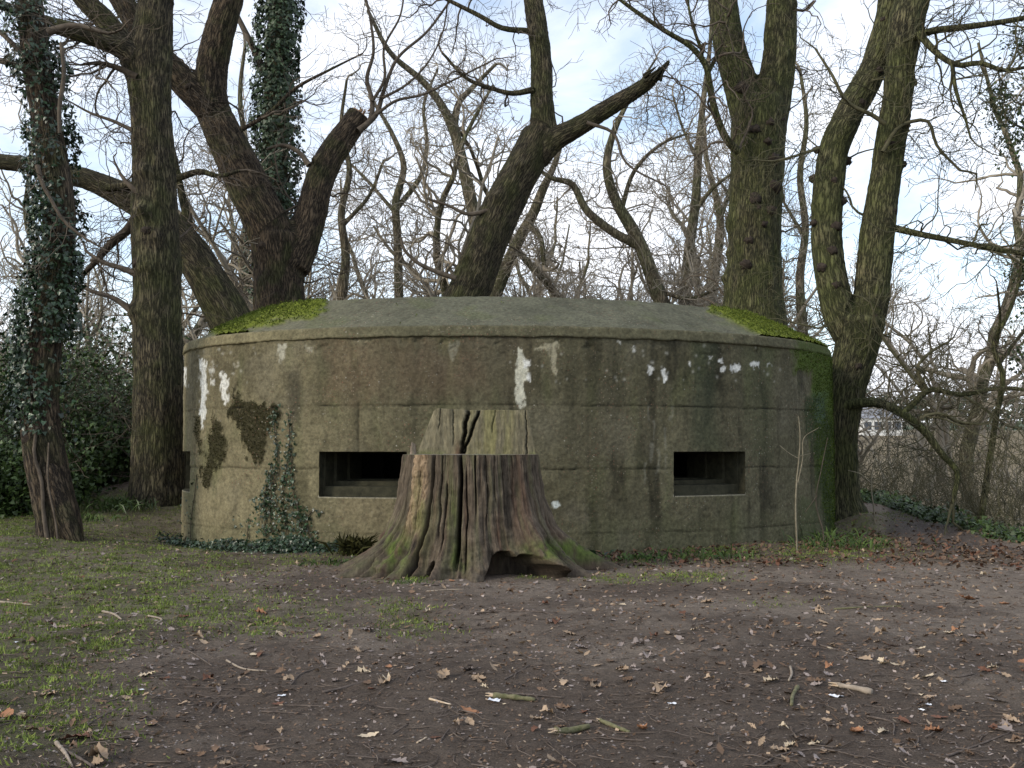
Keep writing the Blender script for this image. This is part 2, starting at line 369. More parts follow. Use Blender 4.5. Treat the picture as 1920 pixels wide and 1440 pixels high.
n1 = fbm(sp3, 1.0, 4, 50); n2 = fbm(sp3, 6, 4, 51); n3 = fbm(sp3, 22, 3, 52); vst = fbm(sp3*np.array([1, 1, .16]), 3.2, 4, 53)
wz = .02*fbm(sp3, .9, 3, 60)
joints = [(2.13, .016, 1.0), (1.20, .013, .9), (.26, .012, .7)]
disp = .008*n2+.005*n3+.012*n1; groove = np.zeros_like(S)
for zj, dep, a in joints:
    amp = a*(.25+.75*sstep(-.3, .4, fbm(sp3, 1.3, 3, int(zj*10)+70)))
    g = np.exp(-((Zg-zj-wz-.012*fbm(sp3, 5, 2, 3))/.011)**2)*amp
    disp = disp-.017*g; groove = np.maximum(groove, g)
    disp = disp+.004*sstep(zj, zj+.02, Zg+wz)
def seam(px, y0, y1, a=1):
    q = s_at_px(px, 2); g = np.exp(-((S-q-.006*n3)/.012)**2)*sstep(y1+4, y1, wpy)*sstep(y0-4, y0, wpy)*a
    return g
for g in (seam(672, 757, 845), seam(1422, 640, 662, .8), seam(470, 1010, 960, 0)):
    disp = disp-.02*g; groove = np.maximum(groove, g*.9)
bw = np.abs(((Zg+.01*n1)/.155) % 1-.5)*2; disp = disp-.003*sstep(.9, 1., bw)*sstep(-.2, .4, fbm(sp3, .6, 3, 88))
# pitted patches just under the rim
disp = disp-.02*sstep(.25, .5, fbm(sp3*np.array([1, 1, 2]), 3, 3, 90))*sstep(2.75, 3.05, Zg)
# colour of the concrete with sun on its left end painted in, stains and runs
warm = sstep(900, 380, wpx+60*n1)[:, None]  # cleaner left end, with the warmth of the sun painted in
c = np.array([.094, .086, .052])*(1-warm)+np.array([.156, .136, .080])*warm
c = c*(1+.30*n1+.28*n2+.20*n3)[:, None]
lift = (1-.10*(Zg > 2.13)+.08*((Zg < 1.2) & (Zg > .26))+.12*(Zg < .26))[:, None]; c = c*lift
pale = sstep(.0, .6, fbm(sp3, .8, 3, 97))[:, None]; c = c*(1-.25*pale)+np.array([.17, .155, .12])*.25*pale
run = sstep(.0, .5, vst)[:, None]; c = c*(1-.55*run*(.4+.6*sstep(500, 1100, wpx)[:, None]))
gr = sstep(.1, .6, fbm(sp3*np.array([1, 1, .3]), 1.7, 3, 99))[:, None]; c = c*(1-.4*gr)+np.array([.095, .105, .045])*.4*gr
def stain(poly, color, a, soft=4, rough_px=8, freq=7, strx=(1, 1, .5)):
    pa = np.array(poly, float); m_ = rough_px*1.5+soft*2; full = np.zeros(len(S))
    ix = np.where((wpx > pa[:, 0].min()-m_) & (wpx < pa[:, 0].max()+m_) & (wpy > pa[:, 1].min()-m_) & (wpy < pa[:, 1].max()+m_) & vis)[0]
    q_ = sp3[ix]; jx = rough_px*fbm(q_*np.array(strx), freq, 4, len(poly)+int(poly[0][0])); jy = rough_px*fbm(q_, freq, 3, 7+int(poly[0][0]))
    k = inpoly(wpx[ix]+jx, wpy[ix]+jy, poly, soft)*a; c[ix] = c[ix]*(1-k)[:, None]+np.array(color)*k[:, None]; full[ix] = k; return full
stain([(1300, 640), (1350, 640), (1345, 850), (1290, 850)], (.045, .052, .030), .65, 14, 14, 3, (1, 1, .2))
stain([(1395, 650), (1440, 650), (1445, 860), (1410, 860)], (.07, .08, .04), .35, 16, 14, 3, (1, 1, .2))
stain([(1080, 640), (1180, 640), (1175, 770), (1130, 1000), (1090, 900)], (.07, .065, .04), .35, 20, 20, 3, (1, 1, .2))
stain([(1040, 770), (1230, 770), (1230, 860), (1040, 860)], (.10, .09, .06), .3, 18, 20, 3)
stain([(535, 700), (568, 700), (560, 790), (540, 790)], (.05, .045, .03), .7, 8, 8, 4, (1, 1, .3))
stain([(690, 620), (1000, 625), (1010, 740), (700, 740)], (.085, .070, .045), .35, 20, 22, 2.5)
for x_, w_, y1_, a_ in ((600, 26, 760, .4), (760, 30, 800, .45), (860, 24, 730, .4), (925, 18, 760, .35), (1060, 22, 900, .4), (1140, 26, 760, .5), (1190, 18, 930, .45), (1240, 16, 780, .4), (1470, 20, 900, .35), (450, 20, 700, .3), (1375, 18, 760, .35)):
    stain([(x_, 632), (x_+w_, 632), (x_+w_*.8, y1_), (x_+w_*.2, y1_+30)], (.045, .043, .026), a_, 12, 15, 3.5, (1, 1, .2))
stain([(600, 640), (700, 640), (720, 745), (610, 750)], (.13, .085, .055), .30, 18, 26, 4); stain([(720, 650), (900, 650), (900, 740), (740, 745)], (.12, .08, .052), .25, 18, 26, 4)
stain([(340, 985), (1570, 965), (1570, 1060), (340, 1060)], (.10, .10, .05), .3, 16, 14, 3)
stain([(640, 905), (742, 905), (745, 1000), (700, 1020), (640, 990)], (.22, .18, .11), .4, 12, 16, 3)
moss_w = stain([(1486, 636), (1575, 640), (1575, 1020), (1545, 985), (1530, 880), (1515, 740), (1520, 700), (1500, 692), (1488, 700)], (.065, .098, .018), .95, 7, 13, 5, (1, 1, .45))
moss_w2 = stain([(1505, 745), (1535, 745), (1560, 800), (1560, 1010), (1540, 990), (1530, 860), (1508, 800)], (.032, .044, .018), .85, 7, 10, 5)
stain([(1520, 740), (1545, 735), (1545, 800), (1525, 790)], (.10, .16, .12), .28, 6, 8, 6)
stain([(1500, 930), (1530, 940), (1540, 1010), (1500, 1010)], (.05, .07, .025), .5, 6, 10, 6)
dk = (.030, .027, .012)
mo1 = stain([(441, 716), (450, 745), (470, 756), (520, 762), (530, 775), (505, 800), (498, 850), (480, 875), (462, 850), (452, 805), (428, 775), (440, 758)], dk, .95, 3, 13, 9)
mo2 = stain([(398, 778), (412, 790), (425, 830), (424, 865), (416, 880), (408, 860), (395, 915), (383, 918), (378, 880), (392, 850)], dk, .92, 3, 11, 9)
mo3 = stain([(367, 770), (375, 778), (378, 820), (382, 850), (376, 850), (366, 810)], dk, .85, 3, 7, 9)
stain([(500, 880), (575, 880), (590, 1010), (500, 1015)], (.06, .055, .03), .55, 8, 14, 6)
white = (.62, .62, .58); w2 = (.45, .44, .36)
for poly, colr, a in (([(375, 675), (388, 675), (389, 730), (387, 775), (381, 808), (376, 770), (379, 725)], white, .95),
        ([(414, 700), (426, 700), (430, 735), (424, 762), (417, 745)], white, .85), ([(343, 690), (351, 690), (350, 725), (345, 720)], white, .85),
        ([(392, 690), (402, 690), (402, 700), (392, 700)], white, .6), ([(396, 712), (404, 712), (404, 722), (396, 722)], white, .7),
        ([(522, 645), (538, 645), (534, 668), (526, 680)], w2, .6), ([(570, 648), (588, 650), (583, 662)], w2, .3),
        ([(970, 650), (978, 660), (990, 678), (990, 692), (984, 720), (985, 745), (979, 770), (971, 765), (966, 730), (968, 690)], (.48, .47, .38), .95),
        ([(980, 670), (992, 676), (989, 690), (982, 690)], white, .95), ([(986, 700), (997, 700), (995, 714), (988, 712)], white, .9),
        ([(1000, 654), (1030, 645), (1045, 642), (1044, 690), (1042, 712), (1034, 690), (1030, 655), (1005, 658)], (.36, .33, .23), .75),
        ([(1213, 686), (1226, 690), (1224, 696), (1214, 702)], white, .95), ([(1238, 693), (1250, 692), (1251, 712), (1246, 718), (1240, 706)], white, .95),
        ([(1345, 673), (1353, 673), (1352, 682), (1345, 681)], white, .95), ([(1352, 688), (1359, 688), (1357, 700), (1352, 697)], white, .9),
        ([(1368, 684), (1386, 684), (1386, 694), (1378, 697), (1368, 692)], white, .95), ([(1403, 680), (1423, 679), (1424, 687), (1410, 689)], white, .95),
        ([(1290, 679), (1295, 679), (1295, 685), (1290, 685)], white, .8), ([(1330, 668), (1334, 668), (1334, 671), (1330, 671)], white, .6), ([(1437, 680), (1446, 682), (1446, 686), (1438, 685)], white, .6),
        ([(1182, 652), (1190, 653), (1190, 660), (1183, 658)], white, .6), ([(1158, 640), (1164, 640), (1164, 647), (1158, 646)], white, .5), ([(1036, 942), (1048, 938), (1050, 950), (1040, 953)], (.6, .65, .62), .9),
        ([(840, 640), (860, 640), (850, 680), (842, 670)], w2, .18)):
    stain(poly, colr, a, 1.8, 6.5, 13)
rs = np.random.default_rng(3)
for (x0, y0) in ((1214, 760), (1222, 790), (1232, 840), (1246, 800), (1256, 760), (1219, 830), (1208, 870), (1246, 850)):      # pale drips
    h_ = rs.uniform(25, 55); stain([(x0, y0), (x0+4, y0), (x0+3, y0+h_), (x0, y0+h_)], (.26, .25, .20), .35, 2, 6, 8)
for k in range(70):
    x0 = rs.choice([rs.uniform(360, 480), rs.uniform(950, 1480)]); y0 = rs.uniform(648, 720)
    kk = (np.exp(-((wpx-x0)**2+((wpy-y0)/1.2)**2)/rs.uniform(1.0, 2.6)**2)*vis)[:, None]; c = c*(1-kk*.4)+np.array([.45, .44, .38])*kk*.4
c = c*(1-.72*groove)[:, None]
c = np.where((groove < .2)[:, None], c*(1+.0), c)
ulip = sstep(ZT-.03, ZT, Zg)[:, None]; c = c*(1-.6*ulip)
disp = disp+(.020+.016*n3)*np.clip(moss_w+moss_w2*.6, 0, 1)+.016*(mo1+mo2+mo3)*(.7+n3)
nxy = np.stack([nx, ny, np.zeros_like(nx)], 1)
# keep the arrises of the openings only slightly rough
W = W0+nxy*disp[:, None]
ff = grid_faces(len(ss), len(zs), True); fc_s = S[ff].mean(1); fc_z = Zg[ff].mean(1)
gap = (ff[:, 0]//len(zs)) == len(ss)-1
keep = np.ones(len(ff), bool)
for a, b_ in emb: keep &= ~((fc_s > a+1e-4) & (fc_s < b_-1e-4) & (fc_z > EZ0) & (fc_z < EZ1) & ~gap)
edge = np.zeros(len(S))
for a, b_ in emb:
    dd = np.maximum(np.maximum(a-S, S-b_), np.maximum(EZ0-Zg, Zg-EZ1)); edge = np.maximum(edge, np.exp(-(np.maximum(dd, 0)/.03)**2))
    c = np.where(((abs(Zg-EZ0) < .022) & (S > a-.01) & (S < b_+.01))[:, None], np.array([.30, .28, .21]), c)  # lit edge of the lower lip painted on as a pale strip
box_ = thing('concrete_pillbox', (CX, CY, 0), label='round grey concrete wartime pillbox with mossy roof edge and dark gun slits', cat='pillbox')
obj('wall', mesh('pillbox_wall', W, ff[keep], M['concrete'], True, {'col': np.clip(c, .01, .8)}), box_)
# embrasures: stepped reveals narrowing to a dark chamber
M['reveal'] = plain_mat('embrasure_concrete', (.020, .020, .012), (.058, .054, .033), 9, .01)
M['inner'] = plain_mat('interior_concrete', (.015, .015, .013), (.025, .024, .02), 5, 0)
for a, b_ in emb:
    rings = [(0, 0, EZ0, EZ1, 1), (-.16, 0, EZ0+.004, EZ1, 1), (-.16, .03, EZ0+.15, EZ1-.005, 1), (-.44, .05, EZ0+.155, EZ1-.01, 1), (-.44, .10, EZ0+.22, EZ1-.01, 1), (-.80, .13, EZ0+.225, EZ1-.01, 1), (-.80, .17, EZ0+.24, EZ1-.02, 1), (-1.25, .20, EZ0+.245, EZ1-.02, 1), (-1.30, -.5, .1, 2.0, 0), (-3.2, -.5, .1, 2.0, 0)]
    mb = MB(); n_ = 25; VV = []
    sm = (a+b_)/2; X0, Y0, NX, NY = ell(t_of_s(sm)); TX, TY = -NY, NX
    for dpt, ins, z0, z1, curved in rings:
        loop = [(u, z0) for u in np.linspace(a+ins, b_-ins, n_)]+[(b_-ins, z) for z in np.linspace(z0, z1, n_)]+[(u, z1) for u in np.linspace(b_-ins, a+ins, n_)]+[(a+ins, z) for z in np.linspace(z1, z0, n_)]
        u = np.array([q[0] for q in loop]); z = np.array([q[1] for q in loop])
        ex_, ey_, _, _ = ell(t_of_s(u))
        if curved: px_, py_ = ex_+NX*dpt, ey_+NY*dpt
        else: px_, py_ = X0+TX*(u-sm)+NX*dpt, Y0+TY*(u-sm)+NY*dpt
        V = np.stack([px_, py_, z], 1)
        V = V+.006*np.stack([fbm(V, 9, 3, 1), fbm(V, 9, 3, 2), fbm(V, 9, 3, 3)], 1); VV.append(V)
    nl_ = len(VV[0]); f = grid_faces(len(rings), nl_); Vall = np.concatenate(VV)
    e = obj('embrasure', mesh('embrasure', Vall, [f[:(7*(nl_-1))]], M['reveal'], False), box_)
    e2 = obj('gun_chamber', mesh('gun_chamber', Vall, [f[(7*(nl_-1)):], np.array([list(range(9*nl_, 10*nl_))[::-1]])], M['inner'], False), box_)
# rim and roof
def ring_band(prof, name, mat, colf, ns=1300, amp=1.0):
    """prof: list of (offset outwards, z)"""
    s = np.linspace(0, PERI, ns, endpoint=False); o = np.array([p[0] for p in prof]); z = np.array([p[1] for p in prof])
    S_, O_ = np.meshgrid(s, np.arange(len(prof)), indexing='ij'); S_ = S_.ravel(); O_ = O_.ravel()
    x, y, nx, ny = ell(t_of_s(S_), o[O_]); V = np.stack([x, y, z[O_]], 1)
    q = np.stack([S_, o[O_]*1.0, z[O_]], 1)
    return V, q, np.stack([nx, ny, 0*nx], 1), grid_faces(ns, len(prof), True), S_, o[O_], z[O_]
prof = [(-.10, ZT-.035), (.035, ZT-.012), (.048, ZT+.0)]+[(.048-.03*k/6, ZT+.0+.135*k/6) for k in range(1, 7)]+[(0.0, ZT+.15), (-.03, ZT+.16)]
V, q, nn, f, S_, O_, Z_ = ring_band(prof, 'rim', None, None)
nr = fbm(q, 5, 4, 33); V = V+nn*(.010*nr+.008*fbm(q, 1.1, 3, 34))[:, None]
V[:, 2] += np.where(Z_ < ZT+.02, .022*fbm(q*np.array([1, 0, 0]), 2.0, 4, 35)+.010*fbm(q*np.array([1, 0, 0]), 9, 3, 36), .006*nr)
rpx, rpy = proj(V); wm = sstep(800, 380, rpx)[:, None]  # rim also painted lighter and warmer on its sunlit left
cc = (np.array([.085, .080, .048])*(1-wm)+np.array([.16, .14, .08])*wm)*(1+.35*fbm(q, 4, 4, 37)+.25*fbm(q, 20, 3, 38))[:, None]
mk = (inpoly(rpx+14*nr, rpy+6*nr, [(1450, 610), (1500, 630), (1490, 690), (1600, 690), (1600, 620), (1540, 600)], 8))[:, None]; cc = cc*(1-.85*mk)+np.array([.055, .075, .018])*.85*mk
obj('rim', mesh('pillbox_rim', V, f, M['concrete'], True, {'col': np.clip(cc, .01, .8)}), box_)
prof = [(-.03-1.22*k/32, ZT+.155+.60*k/32) for k in range(33)]+[(-1.30, ZT+.775), (-1.5, ZT+.80), (-2.2, ZT+.84), (-3.0, ZT+.86), (-3.9, ZT+.87)]
V, q, nn, f, S_, O_, Z_ = ring_band(prof, 'roof', None, None, 1150)
nr = fbm(q, 4, 4, 43); nf = fbm(q, 16, 3, 44)
rpx, rpy = proj(V); ftop = (V[:, 1] < 21.5)
jit = 26*fbm(q*np.array([1, 2, 1]), 2.6, 5, 48, .62)
mk = inpoly(rpx+jit, rpy+jit*.35, [(395, 628), (430, 596), (500, 574), (605, 556), (612, 574), (585, 598), (540, 602), (480, 616), (430, 634)], 5)
mk = np.maximum(mk, inpoly(rpx+jit, rpy+jit*.3, [(1310, 540), (1420, 545), (1620, 620), (1620, 690), (1530, 668), (1475, 648), (1425, 630), (1375, 606), (1340, 590)], 5))
mk = mk*sstep(-.75, -.1, fbm(q, 7, 4, 147)+1.1*(mk-.55)); mk = np.where(V[:, 1] > 20, .5, mk)
mk2 = .30*sstep(.1, .5, fbm(q, 1.4, 4, 49))*(1-mk)
V[:, 2] += .012*nr+.006*nf+mk*(.035+.030*nf+.012*fbm(q, 34, 2, 4))
cc = np.array([.088, .088, .060])*(1+.25*nr+.22*nf+.25*fbm(q, 1.2, 3, 46))[:, None]
wm = (sstep(900, 450, rpx)*.5)[:, None]; cc = cc*(1-wm)+np.array([.15, .14, .09])*(1+.3*nf)[:, None]*wm  # same sunlit warmth painted into the left of the roof
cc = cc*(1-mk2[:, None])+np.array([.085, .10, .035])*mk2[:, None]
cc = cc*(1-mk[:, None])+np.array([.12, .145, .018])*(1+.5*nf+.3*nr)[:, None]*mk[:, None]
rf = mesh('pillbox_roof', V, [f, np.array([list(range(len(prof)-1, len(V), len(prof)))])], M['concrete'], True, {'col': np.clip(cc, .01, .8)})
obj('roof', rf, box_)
# moss cushions standing on the roof slope and on the wall
def scatter_tufts(P, Nrm, size, k, seed, spread=.6):
    """small triangular leaflets at points P, around normals Nrm"""
    r = np.random.default_rng(seed); n = len(P)*k; P = np.repeat(P, k, 0); Nn = np.repeat(Nrm, k, 0)
    d = Nn+r.normal(size=(n, 3))*spread; d /= np.linalg.norm(d, axis=1)[:, None]
    s = np.cross(d, r.normal(size=(n, 3))); s /= np.linalg.norm(s, axis=1)[:, None]+1e-9
    z = (size*r.uniform(.5, 1.3, n))[:, None]; o = r.normal(size=(n, 3))*size*.5
    a = P+o-s*z*.35; b = P+o+s*z*.35; c_ = P+o+d*z
    V = np.stack([a, b, c_], 1).reshape(-1, 3); return V, np.arange(3*n).reshape(-1, 3)
sel = np.where((V[:, 1] < 20.5) & (rng.random(len(V)) < 1.3*(mk-.15)*(.65+1.2*nf)))[0]
Vt, Ft = scatter_tufts(V[sel], np.repeat(np.array([[0, -.3, 1.]]), len(sel), 0), .028, 3, 5)
obj('roof_moss', mesh('roof_moss', Vt, Ft, M['moss'], False), box_, kind='stuff')
sel = np.where((np.maximum(np.maximum(mo1, mo2), mo3) > .5) & (rng.random(len(W)) < .5))[0]
Vt, Ft = scatter_tufts(W[sel], nxy[sel], .022, 2, 6)
obj('wall_moss', mesh('wall_moss', Vt, Ft, M['dark_moss'], False), box_, kind='stuff')
M['green_moss'] = leaf_mat('green_moss_tuft', (.030, .046, .009), (.080, .112, .020), .9, .1, .35)
sel = np.where((moss_w > .5) & (rng.random(len(W)) < .45))[0]
Vt, Ft = scatter_tufts(W[sel], nxy[sel], .022, 2, 8)
obj('wall_moss', mesh('wall_moss_green', Vt, Ft, M['green_moss'], False), box_, kind='stuff')

# ------------------------------------------------------------------ the stump
SX, SY = -.52, 12.62; TOP = 1.425
na, nz_ = 760, 165
th = np.linspace(0, 2*math.pi, na, endpoint=False)               # 0 = +x, -pi/2 = towards the camera
zz = np.linspace(0, 1, nz_); zz = -.12+(TOP+.12)*zz
TH, ZZ = np.meshgrid(th, zz, indexing='ij'); TH = TH.ravel(); ZZ = ZZ.ravel()
def adiff(a, b): return (a-b+math.pi) % (2*math.pi)-math.pi
D = math.radians
roots = [(-177, .64, 11), (-156, .64, 12), (-138, .34, 8), (-122, .42, 8), (-103, .34, 7), (-86, .26, 7), (-70, .16, 12), (-40, .86, 12), (-20, .60, 9), (4, 1.0, 12), (45, .5, 16), (95, .5, 18), (140, .5, 16)]
pc = np.stack([np.cos(TH)*1.2, np.sin(TH)*1.2, ZZ*.35], 1)
fl = np.zeros_like(TH)
wob = .07*fbm(pc, 1.6, 3, 61)
for a, amp, wd in roots:
    ww = D(wd)*(.72+.45*np.clip(ZZ, 0, 1))
    dd = adiff(TH+wob*2.2*(1.4-ZZ), D(a)); fl += amp*np.exp(-(dd/ww)**2)
zc = np.maximum(ZZ, 0)
rr_ = .795+.10*np.exp(-zc/.75)+.25*np.exp(-zc/.40)+fl*(.92*np.exp(-zc/.30)+.18*np.exp(-zc/.8))*.85
rr_ = rr_+.030*fbm(pc, 2.2, 3, 62)
fib = fbm(np.stack([np.cos(TH)*14, np.sin(TH)*14, ZZ*1.1], 1), 1, 4, 63); fib2 = fbm(np.stack([np.cos(TH)*42, np.sin(TH)*42, ZZ*2.2], 1), 1, 3, 64)
iso = fbm(np.stack([np.cos(TH)*rr_, np.sin(TH)*rr_, ZZ], 1), 6, 4, 69); rr_ = rr_+.018*fib+.012*fib2+iso*(.016+.045*sstep(.6, .0, ZZ))+.06*fbm(np.stack([np.cos(TH)*2.2, np.sin(TH)*2.2, ZZ*2.4], 1), 1, 3, 168)*sstep(.8, .2, ZZ)+.02*fbm(pc*np.array([1, 1, 3]), 3.1, 3, 68)*sstep(TOP, TOP-.4, ZZ)
crack = np.zeros_like(TH)
for a, wd, dep, zlo, zhi in ((-96.5, 1.15, .30, .18, 2), (-112, .55, .12, .55, 2), (-107, .6, .10, .35, 1.0), (-84.5, .45, .12, .8, 2), (-120.5, 1.2, .14, -.1, 2), (-90.5, .45, .09, .1, 1.2), (-68, .3, .05, .9, 2), (-61, .3, .05, .9, 2), (-52, .3, .05, .8, 2), (-75, .35, .05, .6, 2), (-131, .5, .05, .1, 1.3), (-140, .5, .05, .1, .9), (-30, .5, .07, .2, .9), (30, .6, .1, .2, 2), (160, .6, .1, .2, 2), (90, .6, .1, .2, 2), (-148, .5, .06, .0, .8)):
    dd = adiff(TH+.035*fbm(np.stack([ZZ*1.2, 0*ZZ+a, 0*ZZ], 1), 1, 3, 65)+.004*fib2, D(a))
    g = np.exp(-(dd/D(wd)/1.15)**4)*sstep(zlo-.15, zlo+.1, ZZ)*(1-sstep(zhi-.1, zhi+.15, ZZ)); rr_ -= dep*g; crack = np.maximum(crack, g*min(1, dep/.10))
# hollows under the roots
def hollow(a, wd, h, dep):
    global rr_
    dd = adiff(TH, D(a)); arch = h*np.clip(1-(np.abs(dd)/D(wd))**2.2, 0, 1)+.02*fbm(pc, 6, 3, 66)
    k = sstep(arch+.012, arch-.035, ZZ)*(np.abs(dd) < D(wd)*1.02); rr_ = rr_*(1-k)+(np.minimum(rr_, dep))*k; return k
hk = hollow(-66, 15, .30, .74); hk = np.maximum(hk, hollow(-53, 11, .27, .80)); hk = np.maximum(hk, hollow(-111, 4.5, .19, .85)*.9)
hk = np.maximum(hk, hollow(-46, 8, .16, .95))
# flaking bark strip on the left
bark = sstep(D(9), D(6), np.abs(adiff(TH+.02*fib, D(-132))))*sstep(.35, .7, ZZ)
bf = fbm(np.stack([np.cos(TH)*26, np.sin(TH)*26, ZZ*11], 1), 1, 4, 67)
rr_ = rr_+bark*(.035+.030*bf)
xx = SX+rr_*np.cos(TH)*1.0; yy = SY+rr_*np.sin(TH)*.93
sink = sstep(.5, 1.4, rr_-.8)*.03
SV = np.stack([xx, yy, ZZ-sink], 1)
spx, spy = proj(SV)
n1 = fbm(SV, 2.2, 4, 70); n2 = fbm(SV*np.array([1, 1, .25]), 9, 4, 71)
c = np.array([.082, .064, .046])*(1+.5*fib+.55*fib2+.35*n2+.45*iso)[:, None]
k = (sstep(.0, .5, fbm(np.stack([np.cos(TH)*5, np.sin(TH)*5, ZZ*.5], 1), 1, 3, 72))*.5)[:, None]; c = c*(1-k)+np.array([.105, .060, .040])*k
k = (sstep(.05, .5, fbm(np.stack([np.cos(TH)*7, np.sin(TH)*7, ZZ*.9], 1), 1, 3, 73))*.45)[:, None]; c = c*(1-k)+np.array([.085, .088, .045])*k
c = c*(1-bark[:, None])+np.array([.23, .165, .105])*(1+.6*bf)[:, None]*bark[:, None]
for (cx, cy, rx, ry, a) in ((745, 1035, 26, 45, .9), (862, 1050, 20, 30, .7), (1050, 1030, 55, 18, .8), (1010, 1040, 25, 10, .6), (1085, 1035, 40, 20, .8), (790, 960, 14, 60, .45), (715, 1060, 25, 15, .5), (850, 960, 12, 50, .4), (1110, 1040, 35, 15, .7), (665, 1055, 15, 10, .3)):
    kk = (a*np.exp(-((spx-cx+10*n2)/rx)**2-((spy-cy+8*n1)/ry)**2)*sstep(-.6, .4, n2))[:, None]; kk = np.clip(kk*1.3, 0, 1); c = c*(1-kk)+np.array([.075, .105, .020])*(1+.3*fib2)[:, None]*kk
lo = sstep(.35, 0, ZZ)[:, None]*.35; c = c*(1-lo)+np.array([.075, .060, .047])*lo
c = c*(1-.85*crack)[:, None]*(1-.5*hk)[:, None]  # dark cracks; shade inside the root hollows painted into the colour
stump = thing('tree_stump', (SX, SY, 0), label='huge weathered oak stump with flaring roots in front of the pillbox wall', cat='stump')
obj('base', mesh('stump_base', SV, grid_faces(na, nz_, True), M['stump'], True, {'col': np.clip(c, .008, .8)}), stump)
# sawn top disc
nr_ = 16; Vt = []
top_r = rr_.reshape(na, nz_)[:, -1]; fr = np.linspace(1, 0.0, nr_)
RR = top_r[:, None]*fr[None]; xx = SX+RR*np.cos(th)[:, None]; yy = SY+RR*np.sin(th)[:, None]*.93
q = P2(xx, yy); zt = TOP+.012*np.sin(RR.ravel()*120)*.12+.012*fbm(q, 6, 3, 74)*(1-np.repeat(fr[None], na, 0).ravel()**6)
V = np.stack([xx.ravel(), yy.ravel(), zt], 1); cc = np.array([.17, .145, .115])*(1+.3*fbm(q, 12, 3, 75))[:, None]
cc[:] += np.array([-.05, 0, -.05])*sstep(0, .5, fbm(q, 2, 3, 76))[:, None]
obj('sawn_top', mesh('stump_top', V, grid_faces(na, nr_, True), M['stump'], True, {'col': np.clip(cc, .01, 1)}), stump)
# upright slab left standing behind the saw cut
def slab(pts_top, pts_bot, y0, thick, seed, crack_lines, colr, name):
    nu, nv = 150, 60; u = np.linspace(0, 1, nu); v = np.linspace(0, 1, nv); U, Vv = np.meshgrid(u, v, indexing='ij')
    tx_ = np.interp(u, np.linspace(0, 1, len(pts_top)), [p[0] for p in pts_top]); ty_ = np.interp(u, np.linspace(0, 1, len(pts_top)), [p[1] for p in pts_top])
    bx_ = np.interp(u, np.linspace(0, 1, len(pts_bot)), [p[0] for p in pts_bot])
    X = bx_[:, None]*(1-Vv)+tx_[:, None]*Vv; Z = (TOP-.06)*(1-Vv)+ty_[:, None]*Vv
    p = np.stack([X.ravel()*9, 0*X.ravel()+seed, Z.ravel()*1.4], 1); fib = fbm(p, 1, 4, 80); fib2 = fbm(p*3, 1, 3, 81)
    U_, V_ = U.ravel(), Vv.ravel()
    Yf = y0-.10*np.sin(U_*math.pi)*.6+.007*fib+.006*fib2+.10*V_+.010*fbm(np.stack([U_*8, 0*U_, V_*5], 1), 1, 3, 84)
    g = np.zeros_like(U_)
    for (u0, u1, v0, wd, dep) in crack_lines:
        cu = u0+(u1-u0)*V_+.012*fbm(np.stack([V_*5, 0*V_+u0*50, 0*V_], 1), 1, 3, 82)
        k = np.exp(-((U_-cu)/wd)**4)*sstep(v0-.08, v0+.05, V_); Yf = Yf+dep*k; g = np.maximum(g, k*min(1, dep/.06))
    Fv = np.stack([X.ravel(), Yf, Z.ravel()], 1)
    Yb = y0+thick*(.35+.65*np.sin(np.clip(U_, .0, 1)*math.pi)**.5)+.10*V_; Bv = np.stack([X.ravel(), Yb, Z.ravel()-.05*V_], 1)
    gf = grid_faces(nu, nv); nV = nu*nv
    ring = [i*nv+nv-1 for i in range(nu)]; sideL = list(range(nv)); sideR = [(nu-1)*nv+j for j in range(nv)]
    st = []
    for chain in (ring, sideL, sideR[::-1]):
        ch = np.array(chain); st.append(np.stack([ch[:-1], ch[1:], ch[1:]+nV, ch[:-1]+nV], 1))
    col_ = np.array(colr)*(1+.30*fib+.30*fib2)[:, None]
    ms = (sstep(.25, 0, V_)*.8*sstep(-.3, .3, fbm(p*.35, 1, 3, 83)))[:, None]; col_ = col_*(1-ms)+np.array([.075, .10, .02])*ms
    ye = (np.exp(-((U_-.66)/.2)**2)*.5*sstep(-.4, .3, fib))[:, None]; col_ = col_*(1-ye)+np.array([.17, .16, .05])*ye
    rd = (np.exp(-((U_-.36)/.03)**2-((V_-.0)/.3)**2)*.8)[:, None]; col_ = col_*(1-rd)+np.array([.10, .045, .025])*rd
    col_ = col_*(1-.75*g)[:, None]; col_ = np.concatenate([col_, np.array(colr)*(1+.2*fib)[:, None]])
    return mesh(name, np.concatenate([Fv, Bv]), [np.concatenate([gf, gf[:, ::-1]+nV]+st)], M['stump'], True, {'col': np.clip(col_, .01, 1)})
ys_ = SY+.05
tp = [at(812, 770, ys_)[[0, 2]], at(820, 765, ys_)[[0, 2]], at(850, 767, ys_)[[0, 2]], at(893, 769, ys_)[[0, 2]], at(930, 768, ys_)[[0, 2]], at(965, 769, ys_)[[0, 2]], at(990, 768, ys_)[[0, 2]]]
bt = [at(778, 845, ys_)[[0, 2]], at(1006, 845, ys_)[[0, 2]]]
obj('upright_slab', slab(tp, bt, ys_, .5, 3, [(.38, .44, .0, .013, .22), (.39, .525, .1, .011, .2), (.32, .33, .3, .005, .03), (.16, .2, .6, .005, .03), (.60, .66, .55, .005, .03), (.92, .97, .1, .006, .04)], (.150, .132, .085), 'stump_slab'), stump)
tp = [at(770, 832, ys_)[[0, 2]], at(772, 828, ys_)[[0, 2]], at(778, 833, ys_)[[0, 2]]]; bt = [at(768, 845, ys_)[[0, 2]], at(781, 845, ys_)[[0, 2]]]
mbk = slab(tp, bt, ys_-.03, .12, 9, [], (.24, .19, .15), 'stump_splinter'); obj('splinter', mbk, stump)

